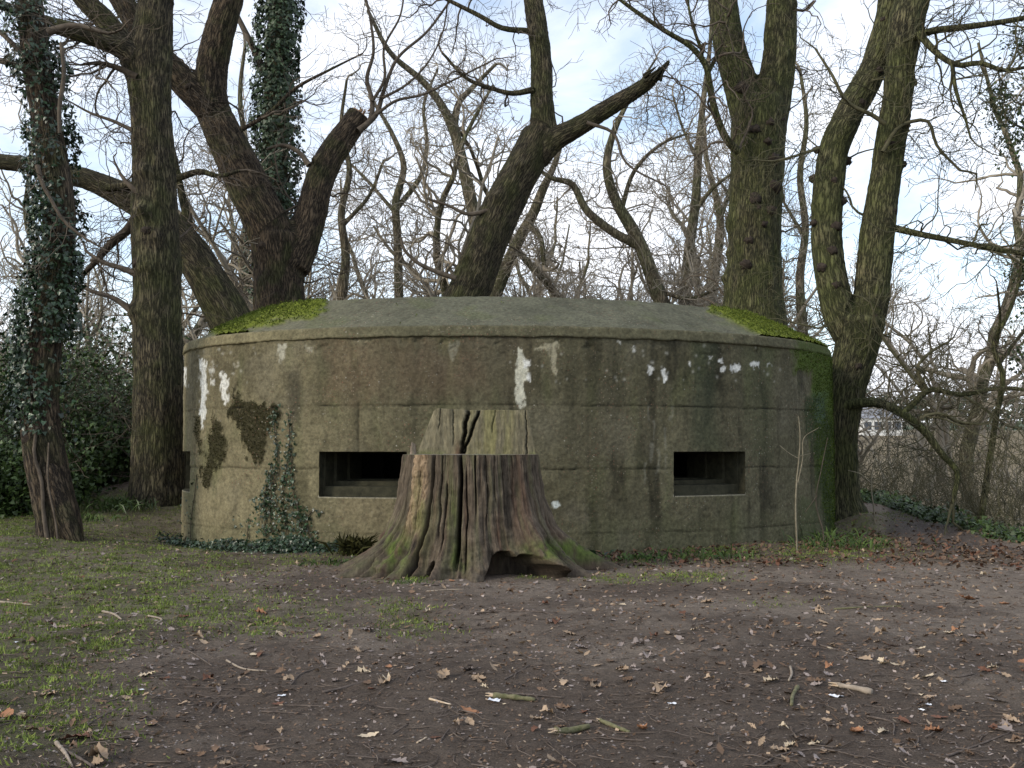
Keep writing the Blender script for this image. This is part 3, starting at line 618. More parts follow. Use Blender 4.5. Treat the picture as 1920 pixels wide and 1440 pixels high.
# ------------------------------------------------------------------ trees
def closed_tubes(lims, k=14):
    mb = MB()
    for P, r in lims:
        T = P[-1]-P[-2]; T /= np.linalg.norm(T); mb.tube(P, r, k, True)
    return mb
def blended_trunk(name, lims, mat, voxel=.042, burls=(), ridge=.014, smooth_it=5):
    """melts overlapping limbs into one bark-covered body"""
    mb = closed_tubes(lims); me = mb.mesh(name+'_raw', None); o = bpy.data.objects.new('tmp', me); C.objects.link(o)
    md = o.modifiers.new('r', 'REMESH'); md.mode = 'VOXEL'; md.voxel_size = voxel
    ms = o.modifiers.new('s', 'SMOOTH'); ms.factor = .6; ms.iterations = smooth_it
    dg = bpy.context.evaluated_depsgraph_get(); ev = o.evaluated_get(dg); m2 = ev.to_mesh()
    nv = len(m2.vertices); V = np.zeros(nv*3, np.float32); m2.vertices.foreach_get('co', V); V = V.reshape(-1, 3).astype(float)
    Nn = np.zeros(nv*3, np.float32); m2.vertices.foreach_get('normal', Nn); Nn = Nn.reshape(-1, 3)
    npol = len(m2.polygons); lv = np.zeros(len(m2.loops), np.int32); m2.loops.foreach_get('vertex_index', lv)
    lt = np.zeros(npol, np.int32); m2.polygons.foreach_get('loop_total', lt); ls = np.zeros(npol, np.int32); m2.polygons.foreach_get('loop_start', ls)
    fs_ = []
    for kk in np.unique(lt):
        b0 = ls[lt == kk]; fs_.append(lv[b0[:, None]+np.arange(kk)[None]])
    ev.to_mesh_clear(); bpy.data.objects.remove(o); bpy.data.meshes.remove(me)
    best = np.full(nv, 1e9); bk = np.zeros((nv, 3)); Rl = np.ones(nv)
    for li, (P, r) in enumerate(lims):
        T, A, B = frames(P); L_ = np.r_[0, np.cumsum(np.linalg.norm(np.diff(P, axis=0), axis=1))]
        for s0 in range(0, nv, 20000):
            q = V[s0:s0+20000]; d = np.linalg.norm(q[:, None]-P[None], axis=2)-r[None]; j = d.argmin(1); dm = d[np.arange(len(q)), j]
            w_ = q-P[j]; a_ = (w_*A[j]).sum(1); b2 = (w_*B[j]).sum(1); tl = (w_*T[j]).sum(1)+L_[j]; ang = np.arctan2(b2, a_)
            rad = max(r.max()*.8, .05); up = dm < best[s0:s0+20000]; idx = np.where(up)[0]+s0
            best[idx] = dm[up]; bk[idx] = np.stack([np.cos(ang)*rad+li*3.7, np.sin(ang)*rad, tl], 1)[up]; Rl[idx] = r[j][up]
    amp = np.clip(Rl/.35, .25, 1)
    rdg = 1-np.abs(fbm(bk*np.array([1, 1, .16]), 9, 3, 91))*2.2
    d = ridge*rdg*amp+.03*amp*fbm(bk*np.array([1, 1, .6]), 1.6, 3, 92)+.006*fbm(bk*np.array([1, 1, .4]), 22, 2, 93)
    for (p, rad, h) in burls:
        dd = np.linalg.norm(V-np.asarray(p), axis=1); d = d+h*np.exp(-(dd/rad)**2)*(1+.5*fbm(V, 9, 2, 94))
    V = V+Nn*d[:, None]
    return mesh(name, V, fs_, mat, True, {'bk': bk})
RA = random.Random(3); _sq = math.sqrt
def grow(out, p, d, L_, r, lvl, rg, crook=.35, up=.10, dens=1.0, rmin=.005, grav=0):
    """recursive crooked oak branch; adds (points, radii) to out"""
    ga = RA.gauss; n = 3 if lvl == 0 and L_ < .6 else (4 if lvl == 0 else max(5, min(14, int(L_/.16)))); seg = L_/n
    dx, dy, dz = float(d[0]), float(d[1]), float(d[2]); q = _sq(dx*dx+dy*dy+dz*dz)+1e-9; dx /= q; dy /= q; dz /= q; x, y, z = float(p[0]), float(p[1]), float(p[2]); P = [(x, y, z)]; Dr = []
    ck = crook*(1.0 if lvl else .62)*min(1.2, _sq(seg/.2)+.1); uu = up*.35-grav*.1
    for i in range(n):
        dx += ga(0, ck); dy += ga(0, ck); dz += ga(0, ck)+uu; q = _sq(dx*dx+dy*dy+dz*dz)+1e-9; dx /= q; dy /= q; dz /= q
        x += dx*seg; y += dy*seg; z += dz*seg; P.append((x, y, z)); Dr.append((dx, dy, dz))
    rr = [max(r*(1-.80*i/n), rmin) for i in range(n+1)]; out.append((np.array(P), np.array(rr)))
    if lvl <= 0: return
    nc = max(1, int(L_*dens*(2.3 if lvl > 1 else 3.6)+RA.random()))
    for c_ in range(nc):
        t = .15+.85*RA.random(); j = min(n-1, int(t*n)); ax, ay, az = Dr[j]; rx, ry, rz = ga(0, 1), ga(0, 1), ga(0, 1)
        sx, sy, sz = ay*rz-az*ry, az*rx-ax*rz, ax*ry-ay*rx; q = _sq(sx*sx+sy*sy+sz*sz)+1e-9; a = RA.uniform(.5, 1.15); ca, sa = math.cos(a), math.sin(a)/q
        grow(out, P[j], (ax*ca+sx*sa, ay*ca+sy*sa, az*ca+sz*sa), L_*RA.uniform(.30, .62)*(1.12-t*.5), rr[j]*RA.uniform(.42, .7), lvl-1, rg, crook, up, dens, rmin, grav)
def branch_mesh(name, out, mat, merge=None):
    """all polylines of the same length and roundness are swept together"""
    groups = {}; VV = []; FF = []; o = 0
    for P, rr in out: groups.setdefault((len(P), 9 if rr[0] > .06 else (5 if rr[0] > .022 else 3)), []).append((P, rr))
    for (n, k), lst in groups.items():
        P = np.array([q[0] for q in lst]); rr = np.array([q[1] for q in lst]); T = np.empty_like(P); T[:, 1:-1] = P[:, 2:]-P[:, :-2]; T[:, 0] = P[:, 1]-P[:, 0]; T[:, -1] = P[:, -1]-P[:, -2]
        T /= np.linalg.norm(T, axis=2)[..., None]+1e-9; ref = np.array([.31, -.95, .05]); A = np.cross(T, ref); A /= np.linalg.norm(A, axis=2)[..., None]+1e-9; B = np.cross(T, A)
        a = np.arange(k)*2*math.pi/k; ca, sa = np.cos(a), np.sin(a)
        V = P[:, :, None]+(A[:, :, None]*ca[None, None, :, None]+B[:, :, None]*sa[None, None, :, None])*rr[:, :, None, None]
        I, J = np.meshgrid(np.arange(n-1), np.arange(k), indexing='ij'); J2 = (J+1) % k; f = np.stack([I*k+J, I*k+J2, (I+1)*k+J2, (I+1)*k+J], -1).reshape(-1, 4)
        m_ = len(lst); FF.append((np.arange(m_)[:, None, None]*(n*k)+f[None]).reshape(-1, 4)+o); VV.append(V.reshape(-1, 3)); o += m_*n*k
    V = np.concatenate(VV); return mesh(name, V, np.concatenate(FF), mat, True, {'bk': V})
def tr(pts, Y, dY=0.0):
    """traced limb: (px, py, width px) -> spline of points; dY spreads its depth"""
    n = len(pts); P = []; r = []
    for i, p in enumerate(pts):
        yy_ = (p[3] if len(p) > 3 else Y+dY*i/max(1, n-1)); P.append(at(p[0], p[1], yy_)); r.append(p[2]/2/F*yy_)
    return P, r
def limb(pts, Y, dY=0.0, step=.16):
    P, r = tr(pts, Y, dY); return spline(P, r, step)
def grounded(pts, Y, flare=1.35):
    """adds a flared foot down into the soil below the first traced point"""
    P, r = tr(pts, Y); x, y, z = P[0]; g = float(gh([x], [y])[0])
    hgt = z-g
    if hgt > .35: P = [np.array([x, y, g-.25]), np.array([x, y, g+.12]), np.array([x, y, g+min(.6, hgt*.5)])]+P; r = [r[0]*flare*1.2, r[0]*flare, r[0]*1.1]+r
    else: P = [np.array([x, y, g-.3])]+P; r = [r[0]*1.15]+r
    return spline(P, r, .14)
NOTIP = set()
def twigs_on(lims, rg, count, L_=(1.5, 3.5), lvl=2, rad=.035, zmin=2.5, crook=.33, up=.08, dens=1.0, rmin=.005, side=None, grav=0, tips=True):
    out = []; RA.seed(int(rg.integers(1, 10**6)))
    for P, r in lims:
        if tips and r[-1] < .09 and id(P) not in NOTIP:
            e = P[-1]-P[-2]; grow(out, P[-1]-e*.05, e, float(np.mean(L_))*.7, r[-1]*.95, min(lvl, 2), rg, crook, up, dens, rmin, grav)
        ok = np.where(P[:, 2] > zmin)[0]
        if len(ok) < 2: continue
        for c_ in range(count):
            j = int(rg.choice(ok[:-1] if len(ok) > 1 else ok)); j = min(j, len(P)-2); ax = P[j+1]-P[j]; ax /= np.linalg.norm(ax)
            s = np.cross(ax, rg.normal(size=3)); s /= np.linalg.norm(s)
            if r[j] > .12 and s[1] < -.2: s[1] *= -1
            d = s+ax*rg.uniform(0, .7)
            if side is not None: d = d+np.array(side)*rg.uniform(0, 1)
            grow(out, P[j]+s*r[j]*.9, d, rg.uniform(*L_), rad*rg.uniform(.4, 1.2)*min(1, r[j]/.04+.2), lvl, rg, crook, up, dens, rmin, grav)
    return out
M['burr'] = plain_mat('burr_bark', (.014, .011, .009), (.055, .042, .032), 22, .012)
def burr_mesh(p, rad, mat):
    na_, nb_ = 14, 9; a = np.linspace(0, 2*math.pi, na_, endpoint=False); b_ = np.linspace(-math.pi/2, math.pi/2, nb_); A_, B_ = np.meshgrid(a, b_, indexing='ij'); A_ = A_.ravel(); B_ = B_.ravel()
    d = np.stack([np.cos(A_)*np.cos(B_), np.sin(A_)*np.cos(B_), np.sin(B_)], 1); P = np.asarray(p)+np.array([0, .02, 0]); r = rad*.60*(1+.55*fbm(d*1.6+P, 1.2, 3, 5))
    return mesh('burr', P+d*r[:, None]*np.array([1, .75, .85]), grid_faces(na_, nb_, True), M['burr'])
def tree(base_xy, label, trunks, mat, limbs=(), twig_mat='twig', tw=None, burls=(), voxel=.046, seed=1, name='oak_tree', group=None, extra=None, ridge=.020, cat='tree'):
    rg = np.random.default_rng(seed); t = thing(name, base_xy, label=label, cat=cat, group=group)
    obj('trunk', blended_trunk(name+'_trunk', trunks, mat, voxel, burls, ridge), t)
    for p, rad, h in burls:
        if h >= rad*.5: continue
        best = None; tp_ = proj(np.asarray(p)[None])
        for P, r in trunks:
            q = proj(P); sc_ = F/P[:, 1]; dd = np.hypot(q[0]-tp_[0], q[1]-tp_[1])-r*sc_*.6; j = int(dd.argmin())
            if best is None or dd[j] < best[0]: best = (dd[j], P[j], r[j])
        _, c0, r0 = best; k_ = p[0]*c0[1]/p[1]; dx = max(-r0, min(r0, (k_-c0[0]))); zz_ = EYE+(p[2]-EYE)*c0[1]/p[1]; yy_ = c0[1]-math.sqrt(max(r0*r0-dx*dx, 0))
        obj('burr', burr_mesh((c0[0]+dx, yy_, zz_), rad, mat), t)
    for lm in limbs:
        obj('limb', branch_mesh('limb', [lm], mat), t)
    tw = tw or {}
    out = twigs_on(list(trunks)+list(limbs), rg, **tw) if tw else []
    if extra: out += extra(rg)
    if out: obj('branches', branch_mesh(name+'_branches', out, M[twig_mat]), t, kind='stuff')
    return t
def b3(P): return (float(P[0]), float(P[1]), float(gh([P[0]], [P[1]])[0]))
def up_ext(pts, n=3, dx=0, shrink=.72, dy=-170):
    """carry a limb on above the picture"""
    x, y, w_ = pts[-1][:3]; o = list(pts)
    for i in range(n): x += dx; y += dy; w_ *= shrink; o.append((x, y, w_))
    return o

# T4: forked oak behind the left of the pillbox
Y = 24.6
a = grounded([(524, 585, 98), (522, 500, 92), (518, 445, 100)], Y)
lL = limb([(524, 480, 88), (500, 420, 84), (462, 340, 80), (428, 270, 72), (398, 205, 66), (378, 160, 56)], Y, -.5)
lL1 = limb(up_ext([(396, 200, 62), (398, 120, 60), (412, 60, 56), (430, 0, 52)], 3, 14), Y-.5, -1)
lL2 = limb(up_ext([(398, 205, 60), (355, 165, 52), (300, 105, 48), (255, 45, 46), (215, -20, 42)], 2, -55, .75, -80), Y-.5, -1.5)
lR = limb([(545, 500, 74), (568, 450, 66), (585, 395, 58), (600, 335, 54), (622, 290, 52), (650, 250, 48), (674, 216, 44)], Y, .6)
shoots = []
def sh(pts, Y=24.9): return limb(pts, Y, .3, .12)
shoots = [sh([(672, 245, 13), (692, 228, 11), (698, 190, 9), (688, 150, 8), (700, 100, 6), (695, 40, 5), (680, -30, 4)]), sh([(680, 240, 12), (705, 215, 10), (718, 175, 8), (745, 110, 6), (800, 60, 5), (845, 0, 4)]),
          sh([(698, 190, 7), (720, 150, 6), (720, 90, 5), (750, 30, 4), (760, -30, 3)]), sh([(705, 215, 7), (740, 190, 6), (790, 178, 5), (850, 150, 4), (930, 110, 3)]),
          sh([(715, 185, 6), (760, 160, 5), (800, 120, 4), (830, 60, 3), (840, 0, 3)]), sh([(450, 245, 9), (500, 215, 8), (555, 165, 7), (620, 130, 5), (680, 100, 3)], 24), sh([(580, 310, 12), (560, 285, 9), (530, 272, 7), (500, 280, 5)], 24.3)]
t4 = tree(b3(a[0][0]), 'forked oak behind the left end of the pillbox with one limb snapped off short', [a, lL, lL1, lL2, lR], M['bark_red'], [shoots[5]], tw=dict(count=7, zmin=3.5, L_=(1.2, 3), rad=.03), seed=4,
          extra=lambda rg: shoots[:5]+[shoots[6]]+twigs_on(shoots[:5], rg, 7, (.8, 1.8), 1, .014, 3, rmin=.005), burls=[(at(590, 295, 24.6), .14, .10), (at(505, 470, 24.2), .2, .08), (at(360, 170, 24), .15, .06)])
mb = MB(); Pb, rb = limb([(670, 221, 40), (676, 213, 37)], Y+.6, 0, .1); mb.tube(Pb, rb, 12, True)
for k_ in range(14):
    q = at(674+R.uniform(-17, 17), 214+R.uniform(-6, 8), Y+.5+R.uniform(-.15, .2)); mb.tube(np.array([q, q+np.array([.07, 0, R.uniform(.05, .2)])]), [.03, .006], 4, True)
obj('broken_end', mb.mesh('broken_end', M['wood_cut']), t4)
# T6: leaning oak in the middle
Y = 25.2
a = grounded([(860, 590, 84), (880, 545, 78), (905, 480, 76), (930, 415, 76), (962, 350, 72), (992, 295, 70), (1012, 250, 62)], Y)
l1 = limb(up_ext([(1008, 290, 54), (1018, 240, 50), (1016, 190, 43), (1016, 120, 41), (1008, 60, 39), (1000, 0, 38)], 4, -8), Y, -.4)
l2 = limb([(1000, 300, 50), (1040, 262, 44), (1080, 240, 38), (1130, 208, 34), (1180, 178, 30), (1215, 155, 26), (1238, 135, 16), (1256, 112, 7)], Y, -1.0)
NOTIP.add(id(l2[0]))
t6 = tree(b3(a[0][0]), 'oak leaning right behind the middle of the roof with a dead torn-off limb', [a, l1, l2], M['bark'], [limb([(990, 58, 12), (940, 52, 10), (900, 30, 9), (860, 10, 8), (800, -20, 6)], Y-.2), limb([(1000, 168, 13), (960, 175, 10), (920, 165, 8), (880, 150, 7), (830, 100, 5)], Y-.3)],
          tw=dict(count=9, zmin=3.6, L_=(1, 2.6), rad=.026), seed=6, burls=[(at(975, 310, 24.8), .12, .12), (at(935, 370, 24.8), .15, .10), (at(1000, 60, 24.8), .12, .06), (at(880, 480, 24.8), .15, .08), (at(1012, 70, 24.8), .1, .05)],
          extra=lambda rg: [limb([(855, 522, 11), (820, 510, 9), (780, 490, 7), (755, 462, 6), (752, 445, 5)], 24.6), limb([(922, 392, 9), (880, 402, 8), (840, 385, 6), (800, 372, 4)], 24.8), limb([(1100, 230, 8), (1150, 250, 6), (1170, 300, 5), (1250, 350, 3)], 24.4)])
mb = MB()
for k_ in range(16):
    q = at(R.uniform(1205, 1240), 150-R.uniform(-4, 10), 24.2+R.uniform(-.1, .2)); e = at(1256+R.uniform(-12, 4), 112+R.uniform(-3, 16), 24.2)
    mb.tube(np.array([q, q+(e-q)*R.uniform(.5, 1.05)]), [.04, .008], 4, True)
obj('broken_end', mb.mesh('splintered_end', M['bark']), t6)
# T7: big burred oak
Y = 24.2
a = grounded([(1412, 600, 124), (1412, 560, 112), (1414, 480, 98), (1416, 400, 96), (1420, 300, 98), (1424, 220, 104), (1428, 190, 96)], Y, 1.2)
l1 = limb(up_ext([(1412, 250, 74), (1396, 180, 66), (1378, 120, 60), (1362, 60, 57), (1354, 0, 54)], 4, -8), Y, .4)
l2 = limb(up_ext([(1436, 250, 76), (1452, 170, 68), (1462, 100, 62), (1465, 40, 58), (1466, 0, 56)], 4, 4), Y, -.4)
bur = [(at(x_, y_, 24.2-.56), R.uniform(.17, .30), .03) for x_, y_ in ((1400, 190), (1385, 175), (1407, 212), (1432, 245), (1405, 258), (1428, 280), (1440, 310), (1440, 360), (1405, 385), (1432, 405), (1420, 430), (1395, 460), (1455, 235), (1390, 505))]
bur += [(at(1362, 420, 24.2), .2, .14), (at(1466, 370, 24.2), .10, .10), (at(1358, 520, 24.2), .16, .12), (at(1345, 100, 24), .16, .09), (at(1474, 98, 23.6), .14, .09), (at(1494, 5, 23.7), .12, .08), (at(1366, 475, 24.2), .12, .1), (at(1410, 400, 23.65), .2, .06)]
br = limb([(1385, 285, 16), (1365, 265, 15), (1345, 222, 14), (1332, 170, 13), (1322, 120, 12), (1298, 90, 11), (1250, 60, 9), (1190, 20, 8), (1150, -10, 6)], Y-.8, -1)
t7 = tree(b3(a[0][0]), 'thick two-stemmed oak dotted with burrs, behind the right of the roof', [a, l1, l2], M['bark_moss'], [br, limb([(1326, 140, 9), (1350, 90, 8), (1366, 30, 6), (1372, -20, 5)], Y-1.2), limb([(1318, 100, 8), (1300, 50, 6), (1290, 0, 5), (1290, -30, 4)], 23)],
          tw=dict(count=9, zmin=4, L_=(1, 3), rad=.03), burls=bur, seed=7, extra=lambda rg: twigs_on([br], rg, 14, (1, 2.4), 2, .02, 3))
# T8: twin-stemmed oak at the right end
Y = 19.6
a = grounded([(1578, 900, 62), (1576, 800, 64), (1588, 720, 70), (1606, 650, 80), (1612, 600, 92)], Y, 1.5)
l1 = limb([(1600, 650, 56), (1572, 580, 60), (1555, 500, 58), (1550, 420, 58), (1554, 340, 56), (1566, 270, 54), (1592, 215, 52), (1622, 160, 52), (1650, 90, 50), (1668, 20, 48), (1672, -60, 44)], Y, .5)
l2 = limb(up_ext([(1604, 660, 60), (1632, 570, 66), (1640, 500, 64), (1648, 420, 60), (1660, 330, 56), (1672, 250, 54), (1684, 170, 54), (1690, 100, 58), (1700, 40, 66), (1720, -40, 60)], 3, 25), Y, -.3)
rl = [limb([(1678, 428, 14), (1720, 438, 12), (1780, 450, 11), (1850, 464, 10), (1930, 478, 9), (2040, 500, 6)], 19.4, -.8), limb([(1704, 75, 16), (1740, 60, 14), (1800, 52, 13), (1860, 44, 11), (1940, 30, 10), (2040, 5, 7)], 19.2, -1),
      limb([(1722, 62, 14), (1745, 88, 13), (1770, 110, 11), (1795, 122, 11), (1840, 118, 10), (1880, 132, 8), (1930, 125, 6), (2000, 120, 5)], 19, -1), limb([(1785, 118, 9), (1790, 160, 8), (1812, 230, 5), (1820, 260, 4)], 18.6),
      limb([(1570, 766, 22, 19.5), (1600, 757, 20, 19.2), (1650, 756, 18, 18.9), (1696, 778, 17, 18.6), (1735, 810, 15, 18.5), (1765, 850, 13, 18.4), (1795, 885, 11, 18.3), (1790, 925, 9, 18.2), (1786, 945, 7, 18.2)], Y),
      limb([(1690, 776, 13, 18.6), (1715, 755, 12, 18.6), (1740, 732, 11, 18.7), (1800, 740, 9, 18.7), (1870, 728, 8, 18.8), (1960, 735, 6, 19)], Y), limb([(1740, 812, 9), (1720, 790, 8), (1760, 775, 7), (1800, 792, 6), (1840, 795, 5)], 18.5),
      limb([(1740, 732, 8), (1720, 690, 7), (1745, 660, 6), (1780, 640, 4)], 18.7), limb([(1735, 735, 8), (1690, 680, 7), (1660, 640, 6), (1640, 600, 5)], 18.7), limb([(1660, 232, 10), (1640, 218, 9), (1590, 192, 8), (1560, 140, 6), (1528, 90, 4)], 19.0),
      limb([(1655, 285, 9), (1690, 235, 8), (1740, 228, 7), (1755, 270, 6), (1800, 320, 5)], 19.1), limb([(1536, 278, 7), (1500, 290, 6), (1465, 300, 5)], 19.4), limb([(1800, 738, 6), (1850, 770, 5), (1890, 800, 4)], 18.7)]
bur = [(at(x_, y_, 19.34), R.uniform(.11, .19), .02) for x_, y_ in ((1532, 280), (1527, 335), (1524, 420), (1556, 345), (1552, 475), (1536, 505), (1560, 540), (1590, 300), (1575, 380), (1660, 275), (1693, 240), (1715, 155), (1690, 310), (1668, 400), (1650, 45), (1640, 140), (1596, 690), (1630, 600), (1560, 430), (1608, 200))]
t8 = tree(b3(a[0][0]), 'twin-stemmed oak at the right end of the pillbox with a low sweeping branch', [a, l1, l2], M['bark_moss'], rl[:6], 'twig_moss', tw=dict(count=9, zmin=3.6, L_=(1, 2.6), rad=.026, side=(.7, 0, 0)), voxel=.036, burls=bur, seed=8,
          extra=lambda rg: rl[6:]+twigs_on(rl[:3], rg, 24, (.8, 2.2), 2, .018, 2)+twigs_on(rl[4:], rg, 17, (.7, 1.9), 2, .015, .2, grav=.2))
# T2: straight oak on the left mound
Y = 19.8
a = grounded([(296, 900, 100), (298, 800, 92), (297, 700, 88), (295, 600, 88), (294, 500, 88), (290, 400, 84), (288, 300, 78), (283, 200, 74), (280, 120, 82), (288, 50, 72), (292, 0, 64)][0:11], Y, 1.2)
u1 = limb(up_ext([(290, 60, 62), (294, 0, 60)], 4, 4, .85), Y)
u2 = limb([(268, 160, 50), (240, 95, 46), (205, 48, 42), (160, 0, 40), (110, -70, 36), (60, -160, 28)], Y, -1)
u3 = limb([(275, 140, 50), (240, 95, 46), (180, 70, 36), (110, 50, 30), (50, 30, 24), (0, 8, 20), (-60, -20, 16)], Y, -1.6)
ex_ = [limb([(258, 145, 14), (215, 125, 11), (180, 118, 8), (150, 122, 4)], 19.4), limb([(258, 250, 9), (215, 228, 7), (170, 212, 5), (130, 190, 3)], 19.6), limb([(268, 520, 16), (235, 505, 11), (190, 490, 8), (160, 470, 5)], 19.5), limb([(255, 590, 15), (215, 560, 10), (170, 545, 7), (120, 520, 5)], 19.5),
      limb([(262, 400, 22), (240, 430, 18), (205, 460, 16), (180, 490, 12), (160, 510, 9)], 19.7, .5), limb([(265, 365, 14), (240, 345, 9), (225, 325, 6)], 19.5)]
t2 = tree(b3(a[0][0]), 'tall straight oak on the grassy mound left of the pillbox', [a, u1, u2, u3], M['bark'], ex_[:1]+ex_[4:5], tw=dict(count=9, zmin=4, L_=(1, 2.6), rad=.024, side=(-.5, 0, 0)), voxel=.036, seed=2, extra=lambda rg: ex_+twigs_on(ex_, rg, 9, (.6, 1.6), 2, .014, 1.5),
          burls=[(at(272, 320, 19.4), .13, .14), (at(268, 395, 19.4), .16, .16), (at(290, 440, 19.3), .18, .08), (at(262, 585, 19.6), .18, .16), (at(275, 500, 19.4), .2, .08), (at(265, 250, 19.5), .12, .08), (at(262, 165, 19.6), .15, .12), (at(250, 120, 19.6), .15, .1)])
# T3: leaning tree behind it
Y = 22.5
a = grounded([(448, 640, 84), (432, 600, 80), (408, 555, 74), (378, 505, 68), (345, 455, 62), (305, 415, 58), (262, 385, 52), (215, 358, 46), (160, 335, 40), (100, 322, 36), (40, 308, 32), (-30, 300, 28), (-110, 280, 22)], Y, 1.1)
s1 = limb([(352, 480, 20), (352, 420, 18), (342, 370, 16), (330, 310, 13), (318, 250, 10), (300, 150, 7), (290, 40, 5)], Y, .5)
s2 = limb([(200, 352, 16), (260, 345, 14), (330, 335, 14), (380, 322, 12), (405, 330, 9), (450, 320, 6)], 22.2)
t3 = tree(b3(a[0][0]), 'arching tree leaning left behind the straight oak, ivy on its back', [a, s1], M['bark'], [s2], tw=dict(count=16, zmin=3, L_=(1, 2.4), rad=.022), seed=3, name='leaning_tree')
# T1: ivy-clad tree at the left
Y = 15.3
a = grounded([(112, 1010, 84), (100, 930, 76), (84, 850, 72), (76, 780, 66), (80, 700, 62), (92, 600, 58), (106, 500, 58), (110, 400, 58), (98, 300, 56), (82, 200, 54), (66, 100, 52), (54, 0, 48)], Y, 1.22)
foot = limb([(92, 880, 30), (108, 930, 34), (124, 975, 36), (140, 1012, 30), (154, 1030, 20), (172, 1040, 8)], 15.1, -.1)
u1 = limb([(58, 40, 50), (46, -80, 46), (45, -200, 44), (40, -380, 36)], Y)
ex1 = [limb([(90, 60, 16), (140, 48, 12), (190, 60, 8)], 15), limb([(80, 150, 15), (40, 125, 12), (-20, 110, 10)], 15.1), limb([(50, 110, 12), (0, 60, 9), (-40, 30, 8)], 15.1), limb([(70, 310, 10), (82, 350, 8), (95, 372, 7), (118, 412, 7), (150, 440, 5), (200, 470, 3)], 14.7), limb([(115, 80, 8), (120, 140, 8), (112, 200, 9), (112, 250, 7)], 14.8),
       limb([(70, 800, 6), (64, 850, 7), (78, 900, 7), (82, 960, 8), (90, 1015, 10)], 14.95), limb([(92, 830, 4), (90, 900, 5), (105, 980, 5), (110, 1022, 6)], 14.9)]
def ivy_leaves(P, D_, size, seed, flat=.5):
    """five-cornered ivy leaves at points P facing D_"""
    r = np.random.default_rng(seed); n = len(P); D_ = D_+r.normal(size=(n, 3))*flat; D_ /= np.linalg.norm(D_, axis=1)[:, None]
    dn = np.array([0, 0, -1.])+r.normal(size=(n, 3))*.5; s = np.cross(D_, dn); s /= np.linalg.norm(s, axis=1)[:, None]+1e-9; v_ = np.cross(s, D_)
    sh_ = np.array([(0, -.1), (-.55, -.25), (-.45, .25), (0, .95), (.45, .25), (.55, -.25)]); z = size*r.uniform(.55, 1.25, n)
    V = P[:, None]+(s[:, None]*sh_[None, :, 0:1]+v_[:, None]*sh_[None, :, 1:2])*z[:, None, None]
    V[:, 3] += D_*(z*-.12)[:, None]; V[:, 1] += D_*(z*-.1)[:, None]; V[:, 5] += D_*(z*-.1)[:, None]
    b0 = np.arange(n)[:, None]*6
    Fc = np.concatenate([b0+np.array([[0, 1, 2]]), b0+np.array([[0, 2, 3]]), b0+np.array([[0, 3, 4]]), b0+np.array([[0, 4, 5]])])
    return V.reshape(-1, 3), Fc
def ivy_on(P, r, n, thick, size, seed, zlo, zhi, dens=None, bias=None):
    rg = np.random.default_rng(seed); T, A, B = frames(P); z = P[:, 2]; ok = np.where((z > zlo) & (z < zhi))[0]; j = rg.choice(ok, n)
    ang = rg.uniform(0, 2*math.pi, n); d = A[j]*np.cos(ang)[:, None]+B[j]*np.sin(ang)[:, None]
    jj = P[j]+T[j]*rg.uniform(-.1, .1, n)[:, None]; th_ = thick*rg.random(n)**.7
    pp = jj+d*(r[j]+th_)[:, None]
    lump = fbm(pp, 1.3, 3, seed); pp = pp+d*(np.clip(lump, -.2, .6)*thick*.8)[:, None]
    keep_ = np.ones(n, bool) if dens is None else rg.random(n) < dens(pp, lump)
    return pp[keep_], d[keep_]
t1 = tree(b3(a[0][0]), 'ivy-covered leaning tree with bare lower trunk nearest the left edge', [a, foot, u1], M['bark_red'], [], tw=None, voxel=.034, seed=1, name='ivy_clad_tree', ridge=.012, burls=[(at(70, 820, 15), .2, .08)])
obj('branches', branch_mesh('ivy_tree_branches', ex1+twigs_on(ex1[:4]+[a], np.random.default_rng(11), 8, (.5, 1.4), 2, .012, 2.2), M['twig']), t1, kind='stuff')
def d1(pp, lump):
    px, py = proj(pp); k = sstep(835, 780, py-12*lump); k = k*np.where((px > 82+20*lump) & (py > 640), .12, 1.0)
    return k*np.where(py < 470, .30+1.1*lump, .9)
pp, dd = ivy_on(a[0], a[1], 15000, .20, .062, 5, 1.2, 8.5, d1)
px_, py_ = proj(pp); lft = (py_ > 470) & (py_ < 800) & (dd[:, 0] < .2); pp = pp+np.where(lft, .22*np.sin(np.clip((py_-470)/330, 0, 1)*math.pi), 0)[:, None]*np.array([[-1, -.1, 0]])*rng.random((len(pp), 1))
V_, F_ = ivy_leaves(pp, dd*.8+np.array([0, 0, .35]), .062, 12); obj('ivy', mesh('ivy_tree_ivy', V_, F_, M['ivy'], False), t1, kind='stuff')
# T5: tall ivy column behind
Y = 31
a = grounded([(512, 560, 56), (512, 400, 52), (515, 300, 50), (518, 200, 46), (520, 100, 44), (525, 0, 40), (528, -150, 34), (530, -300, 26)], Y, 1.1)
t5 = tree(b3(a[0][0]), 'ivy-smothered upright trunk seen between the forked oak and its broken limb', [a], M['bark'], [], tw=dict(count=26, zmin=4, L_=(1.5, 3.5), rad=.03), voxel=.05, seed=5, name='ivy_clad_tree', extra=lambda rg: [limb([(495, 140, 15), (480, 100, 14), (465, 70, 12), (445, 30, 10)], 31)])
pp, dd = ivy_on(a[0], a[1], 15000, .42, .1, 6, 1, 16.5, lambda p, l_: np.where(l_ > -.55, .95, .5)); V_, F_ = ivy_leaves(pp, dd+np.array([0, 0, .3]), .115, 13); obj('ivy', mesh('column_ivy', V_, F_, M['ivy_far'], False), t5, kind='stuff')

